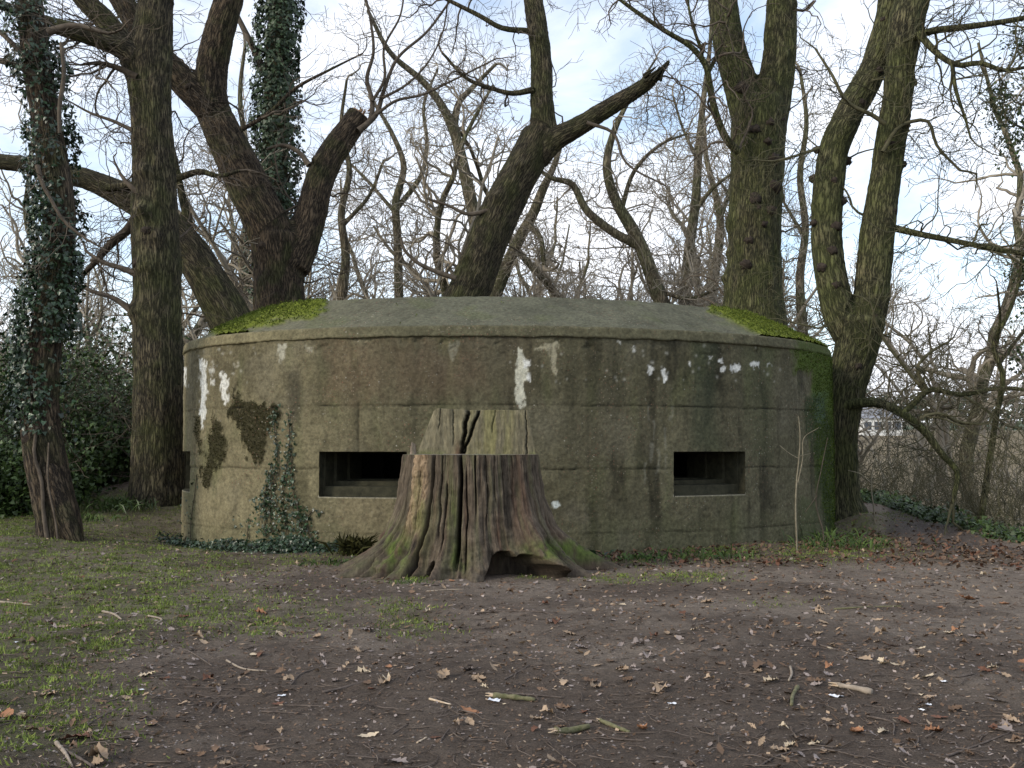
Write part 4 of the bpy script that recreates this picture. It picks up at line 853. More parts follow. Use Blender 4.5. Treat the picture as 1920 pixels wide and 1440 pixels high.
# mid-distance trees, traced
mids = [
 ('crooked grey tree forking high between the snapped limb and the leaning oak', 33, [(905, 500, 26), (893, 428, 26), (873, 330, 24), (846, 233, 19), (820, 185, 15), (795, 155, 13), (733, 100, 10), (690, 20, 7)], [[(850, 245, 17), (862, 190, 12), (885, 165, 10), (930, 120, 6)]]),
 ('slender twisting tree on the skyline left of the leaning oak', 36, [(748, 560, 18), (745, 440, 16), (742, 380, 15), (757, 311, 12), (735, 250, 9), (700, 190, 6)], [[(745, 390, 11), (792, 323, 9), (800, 270, 8), (795, 195, 6), (820, 130, 4)], [(742, 400, 8), (690, 340, 6), (640, 290, 4)]]),
 ('sinuous tree right of the leaning oak, rising under its dead limb', 30, [(1243, 575, 30), (1220, 510, 28), (1204, 467, 26), (1180, 420, 24), (1161, 389, 21), (1138, 311, 17), (1149, 253, 13), (1165, 215, 10), (1185, 180, 6), (1230, 110, 4)], [[(1200, 462, 18), (1145, 432, 17), (1099, 393, 15), (1068, 342, 13), (1037, 335, 9), (990, 300, 5)], [(1165, 395, 10), (1190, 320, 8), (1240, 270, 6), (1290, 250, 4)], [(1235, 545, 9), (1290, 560, 7), (1350, 540, 4)]]),
 ('leaning pale tree close behind the foot of the leaning oak', 31, [(920, 580, 26), (950, 500, 24), (974, 447, 22), (1000, 400, 20), (1020, 350, 17), (1035, 320, 12), (1060, 240, 8)], [[(985, 420, 12), (1010, 440, 10), (1020, 500, 9)]]),
 ('straight pale tree rising just left of the burred oak', 34, [(1284, 570, 22), (1292, 470, 20), (1303, 389, 18), (1311, 272, 15), (1319, 187, 11), (1330, 100, 8), (1335, 20, 6)], [[(1300, 400, 10), (1340, 350, 7), (1380, 320, 5)], [(1308, 300, 8), (1280, 240, 5), (1262, 180, 4)]]),
 ('forked slim tree tucked against the left side of the burred oak', 37, [(1330, 575, 22), (1342, 500, 18), (1350, 408, 15), (1338, 350, 12), (1325, 300, 10), (1320, 230, 7)], [[(1350, 410, 10), (1370, 350, 8), (1375, 300, 6)]]),
 ('thin tree in the gap between the twin-stemmed oak and the burred oak', 36, [(1505, 620, 20), (1500, 520, 16), (1510, 430, 14), (1500, 330, 12), (1512, 230, 9), (1500, 130, 6)], [[(1505, 440, 8), (1470, 380, 5), (1440, 330, 3)]]),
 ('slim trunk standing left of the ivy column', 38, [(460, 560, 20), (455, 470, 18), (470, 380, 15), (462, 280, 12), (450, 180, 9), (460, 80, 6)], [[(465, 380, 8), (430, 320, 6), (400, 290, 4)]]),
 ('grey thin tree above the left edge of the roof moss', 34, [(640, 570, 20), (648, 480, 17), (640, 400, 14), (655, 320, 11), (640, 240, 8), (650, 150, 5)], [[(645, 420, 9), (690, 370, 7), (720, 300, 5)]]),
 ('small spindly tree at the far right with bare zigzag stem', 19, [(1838, 1010, 13), (1850, 900, 12), (1868, 780, 11), (1880, 700, 10), (1862, 650, 10), (1890, 590, 8), (1912, 520, 6), (1916, 470, 4)], [[(1875, 680, 8), (1905, 640, 7), (1940, 600, 5)], [(1868, 650, 6), (1875, 600, 5), (1870, 540, 4)]]),
]
for i, (lab, Y, main, subs) in enumerate(mids):
    P, r = tr(main, Y); x, y, z = P[0]; g = float(gh([x], [y])[0]); P = [np.array([x, y, g-.3])]+P; r = [r[0]*1.3]+r
    a = spline(P, r, .25); sb = [limb(s_, Y, R.uniform(-1, 1), .2) for s_ in subs]; rg = np.random.default_rng(30+i)
    t = thing('oak_tree', b3(P[0]), label=lab, cat='tree')
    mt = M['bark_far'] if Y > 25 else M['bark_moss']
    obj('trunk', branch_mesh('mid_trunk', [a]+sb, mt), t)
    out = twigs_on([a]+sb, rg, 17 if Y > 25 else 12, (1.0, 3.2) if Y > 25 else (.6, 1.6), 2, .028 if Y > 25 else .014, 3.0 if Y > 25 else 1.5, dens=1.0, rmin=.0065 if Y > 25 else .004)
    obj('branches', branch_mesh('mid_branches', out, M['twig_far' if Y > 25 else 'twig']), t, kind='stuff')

# far oaks: variants shared between individuals
variants = []
for v_ in range(6):
    rg = np.random.default_rng(100+v_); H = rg.uniform(12.5, 16); n = 22; P = [np.array([0, 0, -.4])]; d = np.array([rg.normal()*.12, rg.normal()*.12, 1.])
    for i in range(n): d = d+rg.normal(size=3)*.16; d[2] = max(d[2], .75); d /= np.linalg.norm(d); P.append(P[-1]+d*H/n)
    P = np.array(P); r = np.linspace(.24, .04, n+1); tr_ = [(P, r)]; out = []
    RA.seed(v_+5)
    for k_ in range(26):
        j = int(rg.integers(4, n)); a_ = rg.uniform(0, 6.28); d = np.array([math.cos(a_), math.sin(a_), rg.uniform(.3, 1.1)])
        grow(out, P[j], d, rg.uniform(2.4, 4.6)*(1.15-j/n*.5), r[j]*.55, 3, rg, .27, .10, .66, .010)
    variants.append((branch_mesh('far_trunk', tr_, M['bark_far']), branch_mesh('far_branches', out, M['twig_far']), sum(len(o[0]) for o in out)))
for v_ in range(4):       # lower understorey trees, bushy from a third of their height
    rg = np.random.default_rng(150+v_); H = rg.uniform(9, 11); n = 16; out = []; tr_ = []; RA.seed(v_+50)
    for st_ in range(2):
        P = [np.array([st_*.5, 0, -.4])]; d = np.array([rg.normal()*.22, rg.normal()*.22, 1.])
        for i in range(n): d = d+rg.normal(size=3)*.17; d[2] = max(d[2], .75); d /= np.linalg.norm(d); P.append(P[-1]+d*H/n)
        P = np.array(P); r = np.linspace(.13, .03, n+1); tr_.append((P, r))
        for k_ in range(15):
            j = int(rg.integers(4, n)); a_ = rg.uniform(0, 6.28); grow(out, P[j], np.array([math.cos(a_), math.sin(a_), rg.uniform(.3, 1.2)]), rg.uniform(1.6, 3.4), r[j]*.6, 3, rg, .25, .10, .72, .009)
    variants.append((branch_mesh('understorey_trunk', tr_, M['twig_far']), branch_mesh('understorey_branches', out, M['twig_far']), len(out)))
print('variant segs', [v_[2] for v_ in variants])
rg = np.random.default_rng(55); spots = []
tries = 0
while len(spots) < 138 and tries < 20000:
    small = len(spots) >= 70
    tries += 1; Y = rg.uniform(29, 56) if small else rg.uniform(33, 88); px = rg.uniform(-150, 2050); x = at(px, 600, Y)[0]
    if px > 1560 and rg.random() < .62: continue
    if all(math.hypot(x-s_[0], Y-s_[1]) > (1.7 if small else 2.8) for s_ in spots): spots.append((x, Y, small))
looks = ['bare', 'crooked', 'spreading', 'slim', 'twisty', 'gnarled', 'low bushy', 'low twin-stemmed', 'low dense', 'low leaning']
for i, (x, Y, small) in enumerate(spots):
    v_ = 6+i % 4 if small else i % 6; px = proj(np.array([[x, Y, 3.]]))[0][0]
    where = 'left of the forked oak' if px < 480 else 'between forked and leaning oaks' if px < 900 else 'between leaning and burred oaks' if px < 1370 else 'between burred and twin-stemmed oaks' if px < 1560 else 'right of the twin-stemmed oak'
    dist = 'mid-distance' if Y < 52 else 'far' if Y < 68 else 'farthest'
    t = thing('woodland_oak', (x, Y, float(gh([x], [Y])[0])), label=f'{looks[v_]} leafless {dist} tree in the wood {where}', cat='tree', group=f'{looks[v_]} {dist} trees {where}')
    t.rotation_euler = (0, 0, rg.uniform(0, 6.28)); s_ = rg.uniform(.85, 1.2); t.scale = (s_, s_, s_)
    for nm, me in (('trunk', variants[v_][0]), ('branches', variants[v_][1])):
        o = bpy.data.objects.new(nm, me); C.objects.link(o); o.parent = t
        if nm == 'branches': o['kind'] = 'stuff'

# ------------------------------------------------------------------ thickets and evergreens
def thicket(name, label, pts_fn, n, L_, rad, mat, seed, lvl=1, dens=1.2, cat='thicket', up=.12, kind='stuff'):
    rg = np.random.default_rng(seed); out = []
    for i in range(n):
        x, y = pts_fn(rg); z = float(gh([x], [y])[0])
        grow(out, np.array([x, y, z-.05]), np.array([rg.normal()*.45, rg.normal()*.45, 1.]), rg.uniform(*L_), rad*rg.uniform(.5, 1.3), lvl, rg, .26, up, dens, .0045)
    return obj(name, branch_mesh(name, out, mat), kind=kind, label=label)
def rightside(rg):
    y = rg.uniform(15, 36); e = 7.9+(y-14)*.14; return e+abs(rg.normal())*2.6+.1, y
thicket('undergrowth', 'tangle of bare brown twigs on the slope right of the path', rightside, 520, (1.0, 2.5), .010, M['twig_moss'], 71, 2, .55)
def rightfar(rg): y = rg.uniform(30, 55); return rg.uniform(.27, .62)*y, y
thicket('scrub', 'pale brown scrub beyond the slope at the right', rightfar, 260, (2.0, 4.0), .016, M['twig_far'], 72, 2, .5)
def leftfar(rg): y = rg.uniform(20, 40); return -rg.uniform(.30, .62)*y, y
thicket('scrub', 'dark bare scrub behind the evergreens at the left', leftfar, 150, (3.0, 5.5), .020, M['twig'], 74, 2, .5)

def bush(x, y, h, rx, seed, label, mat='holly', n=9000, size=.06, name='evergreen_shrub', cat='shrub', z0=None, group=None):
    rg = np.random.default_rng(seed); g = float(gh([x], [y])[0]) if z0 is None else z0; t = thing(name, (x, y, g), label=label, cat=cat, group=group)
    out = []
    for i in range(16): grow(out, np.array([x+rg.normal()*.25*rx, y+rg.normal()*.3, g-.05]), np.array([rg.normal()*.6*rx/h, rg.normal()*.5, 1.]), h*rg.uniform(.6, .95), .03, 2, rg, .2, .1, .6, .006)
    ends = np.concatenate([o[0][1:] for o in out]); ends = ends[ends[:, 2] > g+.05]
    obj('stem', branch_mesh('shrub_stem', out, M['twig']), t)
    j = rg.choice(len(ends), n); P = ends[j]+rg.normal(size=(n, 3))*np.array([.30, .30, .24])
    P = P[P[:, 2] > g-.05]
    V, Fc = ivy_leaves(P, rg.normal(size=(len(P), 3))*.7+np.array([0, -.2, .6]), size, seed, .5)
    obj('foliage', mesh('shrub_foliage', V, Fc, M[mat], False), t, kind='stuff'); return t
for i, (px, Y, h, rx, lab) in enumerate((
  (20, 21, 4.6, 1.5, 'dark evergreen bush at the left edge behind the ivy-clad tree'), (-110, 18.5, 2.6, 1.4, 'low dark evergreen cut by the left edge of the frame'), (115, 23, 5.0, 1.4, 'tall holly behind the ivy-clad tree trunk'),
  (205, 25.5, 5.6, 1.5, 'tall dark holly filling the gap between the ivy-clad tree and the mound oak'), (30, 27, 6.2, 1.8, 'deep green holly farther back at the left edge'), (190, 21.8, 1.9, 1.0, 'low glossy evergreen beside the mound in the left gap'), (240, 29, 5.6, 1.8, 'dim evergreen seen just left of the straight oak'),
  (60, 19.2, 1.5, 1.0, 'small dark evergreen at the foot of the left bank'), (355, 33, 3.8, 1.3, 'evergreen glimpsed right of the straight oak'), (455, 36, 4.6, 1.2, 'grey-green holly under the arching tree'), (620, 35, 4.4, 1.3, 'small holly above the mossy left roof edge'), (1060, 38, 4.6, 1.5, 'small evergreen on the skyline right of the leaning oak'))):
    P = at(px, 800, Y); bush(P[0], Y, h, rx, 200+i, lab, n=8500 if i < 8 else 2200, size=.08)
# ivy-clad shrub tree at the right edge
P = at(1985, 900, 19.5); rg = np.random.default_rng(88); g = float(gh([P[0]], [19.5])[0]); t = thing('ivy_clad_tree', (P[0], 19.5, g), label='evergreen ivy-hung tree cut off by the right edge of the frame', cat='tree')
a = spline([np.array([P[0], 19.5, g-.3]), np.array([P[0]+.1, 19.5, g+3]), np.array([P[0], 19.3, g+6]), np.array([P[0]+.2, 19.5, g+10])], [.16, .13, .1, .05], .25)
out = twigs_on([a], rg, 34, (.6, 1.7), 1, .03, g+3.4, grav=.6); obj('trunk', branch_mesh('right_trunk', [a]+out, M['twig']), t)
E_ = np.concatenate([o[0] for o in out]); j = rg.choice(len(E_), 9000); V, Fc = ivy_leaves(E_[j]+rg.normal(size=(9000, 3))*.14, rg.normal(size=(9000, 3))+np.array([0, -.3, .2]), .055, 4)
obj('foliage', mesh('right_foliage', V, Fc, M['holly'], False), t, kind='stuff')

# distant things beyond the slope
M['house_wall'] = plain_mat('pale_render', (.62, .62, .60), (.72, .71, .68), 2, 0); M['slate'] = plain_mat('grey_slate', (.20, .21, .24), (.28, .29, .32), 1, 0); M['pane'] = plain_mat('window_glass', (.05, .06, .08), (.08, .09, .1), 1, 0, .2)
for i, (px, Y, w_, d_, h, lab) in enumerate(((1655, 150, 6, 6, 2.6, 'distant white house seen under the low sweeping branch'), (1608, 165, 5, 6, 2.4, 'smaller distant pale house beside the twin-stemmed oak'))):
    P = at(px, 800, Y); g = float(gh([P[0]], [Y])[0]); z0 = at(px, 800, Y)[2]-0.5 if False else g
    t = thing('house', (P[0], Y, g), label=lab, cat='house'); hh = h; mb = MB(); mb.box((P[0]-w_/2, Y, g-1), (P[0]+w_/2, Y+d_, g+hh)); obj('wall', mb.mesh('house_wall', M['house_wall'], False), t)
    mb = MB(); x0, x1, ya, yb, z1 = P[0]-w_/2-.3, P[0]+w_/2+.3, Y-.3, Y+d_+.3, g+hh
    mb.tris(np.array([[x0, ya, z1], [x1, ya, z1], [x1, yb, z1], [x0, yb, z1], [x0, (ya+yb)/2, z1+1.6], [x1, (ya+yb)/2, z1+1.6]]), np.array([[0, 1, 5, 4], [2, 3, 4, 5]])); mb.tris(np.array([[x0, ya, z1], [x0, yb, z1], [x0, (ya+yb)/2, z1+1.6], [x1, ya, z1], [x1, yb, z1], [x1, (ya+yb)/2, z1+1.6]]), np.array([[0, 2, 1], [3, 4, 5]]))
    obj('roof', mb.mesh('house_roof', M['slate'], False), t)
    for k_ in range(4):
        mb = MB(); wx = P[0]-w_/2+w_*(k_+.5)/4; mb.box((wx-.5, Y-.05, z1-1.7), (wx+.5, Y+.05, z1-.5)); obj('window', mb.mesh('house_window', M['pane'], False), t)
# far line of trees on the horizon
rg = np.random.default_rng(9); nW = 14000; xw = rg.uniform(-170, 230, nW); yw = 190+rg.uniform(-14, 14, nW); hw = (7.0+3.0*fbm(P2(xw*.06, 0*xw), 1, 4, 3))*rg.random(nW)**.6
Pw = np.stack([xw, yw, gh(xw, yw, False)+np.maximum(hw, 0)], 1); V, Fc = ivy_leaves(Pw, rg.normal(size=(nW, 3))+np.array([0, -.6, .4]), 1.0, 3, .6)
M['wood_far'] = leaf_mat('distant_wood', (.05, .065, .05), (.10, .115, .08), .9, .1, .2); obj('distant_woodland', mesh('distant_woodland', V, Fc, M['wood_far'], False), kind='stuff', label='low blue-green line of distant woodland on the horizon')

# ------------------------------------------------------------------ ivy, saplings and plants round the pillbox
def wall_pt(px, z, out_=.02):
    s = s_at_px(px, z); x, y, nx, ny = ell(t_of_s(s), out_); return np.array([x, y, z]), np.array([nx, ny, 0.])
def zpix(px, py):
    z = 1.; 
    for _ in range(6):
        P, _n = wall_pt(px, z); z = at(px, py, P[1])[2]
    return z
rg = np.random.default_rng(21); ivt = thing('climbing_ivy', tuple(np.r_[wall_pt(530, 0)[0][:2], 0.]), label='ivy strands climbing the wall left of the left gun slit', cat='ivy')
st = []; LP = []; LD = []
for path in ([(512, 1000), (508, 950), (515, 900), (520, 840), (518, 780), (524, 765)], [(540, 1000), (530, 930), (538, 880), (545, 820), (542, 775)], [(500, 1000), (498, 940), (510, 870)], [(565, 1000), (560, 950), (548, 905), (550, 850)], [(585, 1005), (575, 975), (590, 955)], [(360, 1015), (362, 970), (368, 930), (372, 890)], [(466, 1010), (468, 970)]):
    pts = [(wall_pt(px, zpix(px, py), .03)) for px, py in path]; P, r = spline([p[0] for p in pts], [.008]*len(pts), .03); st.append((P, r))
    thin = .35 if path[0][0] < 480 else 1
    for q in P:
        px = proj(q[None])[0][0]; nn = wall_pt(px, q[2])[1]
        for _ in range(int(rg.poisson((5 if q[2] < .8 else 2.2)*thin))): LP.append(q+nn*rg.uniform(0, .05)+np.array([rg.normal()*.05*(2.0 if q[2] < .8 else .8), rg.normal()*.01, rg.normal()*.04])); LD.append(nn)
obj('stem', branch_mesh('ivy_stem', st, M['twig']), ivt); V, Fc = ivy_leaves(np.array(LP), np.array(LD), .042, 5, .35); obj('foliage', mesh('ivy_foliage', V, Fc, M['ivy'], False), ivt, kind='stuff')
# ivy carpet at the foot of the wall
LP = []; LD = []
for px in np.arange(332, 645, .30):
    dn = .5+.5*math.sin(px*.06)+(.8 if 490 < px < 600 else 0); P, nn = wall_pt(px if px > 346 else 347, 0, .05); 
    if px < 346: P = P+np.array([(px-346)*.009, -.1, 0])
    for _ in range(rg.poisson(1.9+dn*1.2)):
        q = P+nn*abs(rg.normal())*.16; q[2] = gh([q[0]], [q[1]])[0]+rg.random()**1.7*(.10+.09*dn); LP.append(q); LD.append(nn*.6+np.array([0, 0, .8]))
V, Fc = ivy_leaves(np.array(LP), np.array(LD), .046, 6, .5); obj('ground_ivy', mesh('ground_ivy', V, Fc, M['ivy'], False), kind='stuff', label='ivy carpet along the foot of the pillbox wall at the left')
def weed_clump(px, py, Y, h, n, mat, label, name='weed_clump', cat='plant', wd=.2, blade=.05, group=None):
    P = at(px, py, Y); g = float(gh([P[0]], [Y])[0]); r = np.random.default_rng(int(px)); t = []
    for i in range(n):
        b0 = np.array([P[0]+r.normal()*wd*.5, Y+r.normal()*wd*.3, g-.01]); d = np.array([r.normal()*.5, r.normal()*.5, 1.]); d /= np.linalg.norm(d); L_ = h*r.uniform(.5, 1.1); s = np.cross(d, r.normal(size=3)); s /= np.linalg.norm(s); w2_ = blade*r.uniform(.5, 1)
        m1 = b0+d*L_*.55; e = b0+d*L_+np.array([d[0]*.3, d[1]*.3, -.2])*L_
        t.append(np.array([b0-s*w2_*.15, b0+s*w2_*.15, m1-s*w2_*.5, m1+s*w2_*.5, e]))
    V = np.concatenate(t); b0 = np.arange(n)[:, None]*5
    t_ = thing(name, (P[0], Y, g), label=label, cat=cat, group=group); obj('leaves', mesh(name, V, [b0+np.array([[0, 1, 3, 2]]), b0+np.array([[2, 3, 4]])], mat, False), t_, kind='stuff'); return t_
weed_clump(510, 1020, 15.2, .22, 34, M['weed'], 'bright green broad-leaved plant at the wall foot below the ivy strands', wd=.25, blade=.07)
weed_clump(412, 1022, 15.9, .16, 40, M['weed'], 'light green leafy tuft by the ivy at the left wall foot', wd=.3)
weed_clump(668, 1005, 14.1, .42, 150, M['dark_moss'], 'dark withered shrub left of the stump against the wall', name='small_shrub', cat='shrub', wd=.22, blade=.05)
weed_clump(640, 1040, 13.2, .12, 120, M['weed'], 'yellow-green weeds at the tip of the stump left root', wd=.5, blade=.03)
weed_clump(768, 1092, 11.1, .08, 70, M['weed'], 'small bright grass tuft touching the front of the stump', name='grass_tuft', wd=.2, blade=.012)
weed_clump(1340, 1035, 13.9, .20, 120, M['weed'], 'bright green weeds under the right gun slit', wd=.8, blade=.03)
weed_clump(1215, 1045, 13.7, .14, 80, M['weed'], 'low green weeds among brown leaves just right of the stump', wd=.5, blade=.04)
weed_clump(1590, 1030, 15.2, .24, 160, M['weed'], 'green leafy weeds at the right corner of the wall', wd=.8, blade=.03)
weed_clump(1560, 1010, 16.2, .3, 100, M['weed'], 'taller weeds pressed against the mossy right end wall', wd=.6, blade=.03)
weed_clump(1070, 990, 14.0, .22, 60, M['ivy'], 'sparse dark leaves behind the right root of the stump', wd=.4, blade=.05)
for i, (px, Y, h) in enumerate(((195, 18.5, .32), (215, 19, .36), (232, 18.8, .3), (170, 17.8, .22))):
    weed_clump(px, 950, Y, h, 110, M['weed'] if i % 2 else M['holly'], ['pale green bramble sprawling left of the straight oak', 'taller bramble leaning on the foot of the straight oak', 'dark bramble leaves close to the straight oak', 'small bramble nearest the ivy-clad tree on the bank'][i], name='bramble', wd=.6, blade=.03)
# low greenery along the far edge of the right-hand path
rg = np.random.default_rng(31); LP = []
for i in range(6000):
    y = 13.5+18*rg.random()**.8; e = 7.75+(y-14)*.14+abs(rg.normal())*.5-.1; LP.append((e, y, float(0)))
LP = np.array(LP); LP[:, 2] = gh(LP[:, 0], LP[:, 1], False)+rg.random(len(LP))**2*.38*(.4+.6*sstep(-.2, .4, fbm(LP*1., .8, 2, 5)))
V, Fc = ivy_leaves(LP, rg.normal(size=LP.shape)*.4+np.array([0, -.2, 1.]), .075, 9, .5); obj('brambles', mesh('path_brambles', V, Fc, M['holly'], False), kind='stuff', label='low brambles and ivy along the far side of the path')
# saplings
def sapling(paths, Y, label, mat):
    lm = [limb([(a_, b_, c_*.62) for a_, b_, c_ in p], Y, .05, .06) for p in paths]; P0 = lm[0][0][0]; g = float(gh([P0[0]], [P0[1]])[0]); lm[0][0][0][2] = min(lm[0][0][0][2], g-.02)
    t = thing('sapling', (P0[0], P0[1], g), label=label, cat='sapling'); obj('stem', branch_mesh('sapling_stem', lm[:1], mat), t); obj('shoots', branch_mesh('sapling_shoots', lm[1:], mat), t)
pale = plain_mat('pale_sapling_bark', (.15, .13, .09), (.27, .24, .17), 20, 0)
sapling([[(1494, 1010, 7), (1492, 960, 7), (1494, 900, 6), (1498, 860, 5), (1500, 810, 4), (1497, 780, 3)], [(1496, 905, 5), (1505, 860, 4), (1508, 820, 3), (1535, 802, 2)], [(1498, 860, 3), (1480, 850, 2), (1462, 835, 1.6)], [(1500, 855, 3), (1520, 850, 2)]], 14.55, 'bare pale sapling in front of the wall right of the right slit', pale)
sapling([[(1640, 960, 5), (1634, 920, 5), (1636, 880, 4), (1644, 856, 3)], [(1632, 905, 4), (1612, 888, 3), (1590, 882, 2)]], 18.2, 'forked whitish twig standing by the start of the right path', pale)
sapling([[(1545, 1000, 5), (1530, 940, 4), (1540, 880, 3), (1552, 820, 2)], [(1532, 930, 3), (1510, 960, 2)]], 15.6, 'leaning thin stem against the mossy right end of the wall', M['twig'])

# ------------------------------------------------------------------ grass blades
rg = np.random.default_rng(61); n = 900000; gy = 4.2+19*rg.random(n)**.85; gx = rg.uniform(-.60, .58, n)*gy; P = np.stack([gx, gy, gh(gx, gy)], 1); px, py = proj(P)
den = grass_density(px, py, P2(gx, gy), 1.0)*(.12+.88*sstep(-.15, .35, fbm(P2(gx, gy), 4, 2, 77)))
el = ((gx-CX)*math.cos(PH)+(gy-CY)*math.sin(PH))**2/AA**2+(-(gx-CX)*math.sin(PH)+(gy-CY)*math.cos(PH))**2/BB**2
keepg = (rg.random(n) < den*.97) & (el > 1.01); P = P[keepg]; n = len(P); print('blades', n)
L_ = rg.uniform(.012, .046, n)*(1+.5*(rg.random(n) < .08)); d = rg.normal(size=(n, 3))*.75+np.array([0, 0, 1.]); d[:, 2] = abs(d[:, 2])+.1; d /= np.linalg.norm(d, axis=1)[:, None]; s = np.cross(d, rg.normal(size=(n, 3))); s /= np.linalg.norm(s, axis=1)[:, None]; wd = rg.uniform(.0035, .0085, n)[:, None]
V = np.stack([P-s*wd, P+s*wd, P+d*L_[:, None]], 1).reshape(-1, 3); V[:, 2] -= .003
obj('grass', mesh('grass', V, np.arange(3*n).reshape(-1, 3), M['grass'], False), kind='stuff', label='thin short grass over the soil at the left')

# ------------------------------------------------------------------ litter: crumbs, leaves and twigs too many to count
def litter_mats(name, cols): return [leaf_mat(name, c_, tuple(q*1.5 for q in c_), .8, .15, .25) for c_ in cols]
LM = {'tan': litter_mats('tan_leaf', [(.26, .19, .13)])[0], 'grey': litter_mats('grey_leaf', [(.20, .165, .15)])[0], 'brown': litter_mats('brown_leaf', [(.115, .075, .050)])[0], 'orange': litter_mats('orange_leaf', [(.24, .12, .065)])[0], 'russet': litter_mats('russet_leaf', [(.105, .052, .034)])[0], 'cream': litter_mats('cream_leaf', [(.38, .31, .22)])[0]}
def leaf_shape(seed, nl=4):
    """lobed, curled, crumpled oak leaf as a two-row strip"""
    r = np.random.default_rng(seed); n = 15; u = np.linspace(0, 1, n); w_ = .26*np.sin(np.pi*np.clip(u*.95+.03, 0, 1))**.8; ph = r.uniform(0, 6, 2)
    cu = r.uniform(-.6, 1.0); tw_ = r.uniform(-1.2, 1.2); V = []; curl = r.uniform(.1, 1.2); bend = r.uniform(-.35, .35); a1 = r.uniform(.12, .34)
    for i in range(n):
        x = (u[i]-.5); z = .16*cu*(4*x*x)+.012*r.normal(); a_ = tw_*x
        for sgn in (-1, 0, 1):
            lob = 1+a1*math.cos(u[i]*6.28*nl+ph[(sgn+1)//2])+.07*r.normal(); ww = w_[i]*lob; yy_ = sgn*ww+bend*x*x
            V.append((x+.05*sgn*sgn*math.sin(u[i]*6.28*nl), yy_*math.cos(a_), z+abs(sgn)*ww*curl*(.7+.3*r.normal())+yy_*math.sin(a_)*.7))
    V = np.array(V); V[:, 2] -= V[:, 2].min(); Fc = []
    for i in range(n-1):
        for j in range(2): Fc.append([i*3+j, (i+1)*3+j, (i+1)*3+j+1, i*3+j+1])
    return V, np.array(Fc)
shapes = [leaf_shape(s_, 3+s_ % 3) for s_ in range(8)]
def scatter_leaves(P, size, seed, tilt=.35):
    r = np.random.default_rng(seed); Vs = []; Fs = []; o = 0
    for k_ in range(len(shapes)):
        q = P[k_::len(shapes)]; n = len(q); V, Fc = shapes[k_]; a_ = r.uniform(0, 6.28, n); z = size*r.uniform(.5, 1.25, n); tx_, ty_ = r.normal(size=(2, n))*tilt
        ca, sa = np.cos(a_)[:, None], np.sin(a_)[:, None]; x = V[None, :, 0]*ca-V[None, :, 1]*sa; y = V[None, :, 0]*sa+V[None, :, 1]*ca
        zz_ = V[None, :, 2]+tx_[:, None]*x+ty_[:, None]*y; zz_ = zz_-zz_.min(1)[:, None]
        W_ = q[:, None]+np.stack([x, y, zz_], -1)*z[:, None, None]; Vs.append(W_.reshape(-1, 3)); Fs.append((np.arange(n)[:, None, None]*len(V)+Fc[None]).reshape(-1, 4)+o); o += n*len(V)
    return np.concatenate(Vs), np.concatenate(Fs)
rg = np.random.default_rng(62)
def gpts(n, poly=None, ymin=4.3, ymax=20):
    y = np.exp(rg.uniform(math.log(ymin), math.log(ymax), n)); x = rg.uniform(-.56, .56, n)*y; P = np.stack([x, y, gh(x, y)], 1); px, py = proj(P)
    el = ((x-CX)*math.cos(PH)+(y-CY)*math.sin(PH))**2/AA**2+(-(x-CX)*math.sin(PH)+(y-CY)*math.cos(PH))**2/BB**2
    k = (el > 1.0) & (np.hypot(x-SX, (y-SY)/.93) > 1.0) & (py > 940)
    if poly is not None: k &= inpoly(px, py, poly, 10) > rg.random(n)
    return P[k], px[k], py[k]
# leaf drift along the right wall foot
P, px, py = gpts(60000, [(1100, 1030), (1560, 1000), (1650, 990), (1760, 1010), (1960, 1035), (1960, 1068), (1650, 1058), (1130, 1068)], 12, 20)
V, Fc = scatter_leaves(P[:650], .080, 1, .3); obj('leaf_drift', mesh('leaf_drift', V, Fc, LM['brown'], True), kind='stuff', label='drift of brown oak leaves along the foot of the wall at the right')
V, Fc = scatter_leaves(P[4200:4600], .085, 2, .4); obj('leaf_drift', mesh('leaf_drift_tan', V, Fc, LM['russet'], True), kind='stuff', label='darker russet leaves mixed through the drift by the right wall')
P, px, py = gpts(30000, [(1590, 930), (1700, 950), (1960, 1030), (1960, 1075), (1700, 1060), (1590, 1000)], 13, 30); V, Fc = scatter_leaves(P[:420], .085, 7, .4); obj('leaf_drift', mesh('path_leaf_drift', V, Fc, LM['brown'], True), kind='stuff', label='brown leaves strewn over the path bend at the right')
# small scraps everywhere
def scraps(n, size, mat, nm, lab, seed, flat=.35, elong=1.6, ymax=20):
    P, px, py = gpts(n, None, 4.3, ymax); r = np.random.default_rng(seed); k = fbm(P2(P[:, 0], P[:, 1]), .9, 3, seed) > -.45+.4*(r.random(len(P))-.5); P = P[k]; n = len(P)
    d = r.normal(size=(n, 3))*np.array([1, 1, flat]); d /= np.linalg.norm(d, axis=1)[:, None]; s = np.cross(d, np.array([0, 0, 1.])+r.normal(size=(n, 3))*.35); s /= np.linalg.norm(s, axis=1)[:, None]
    z = (size*r.uniform(.15, 1.2, n)**1.5*1.3*np.clip(P[:, 1]/9, .6, 1.3))[:, None]; P = P+np.array([0, 0, .006]); w_ = z/elong/2*r.uniform(.6, 1.2, n)[:, None]
    V = np.stack([P-d*z/2, P+s*w_-d*z*.1, P+d*z/2, P-s*w_+d*z*.12], 1).reshape(-1, 3); obj(nm, mesh(nm, V, np.arange(4*n).reshape(-1, 4), mat, False), kind='stuff', label=lab)
scraps(19000, .032, LM['brown'], 'leaf_fragments', 'brown leaf crumbs trodden into the soil', 3)
scraps(5200, .034, LM['grey'], 'leaf_fragments', 'greyish leaf crumbs on the bare soil', 4)
scraps(2600, .036, LM['tan'], 'leaf_fragments', 'pale tan leaf crumbs on the bare soil', 5)
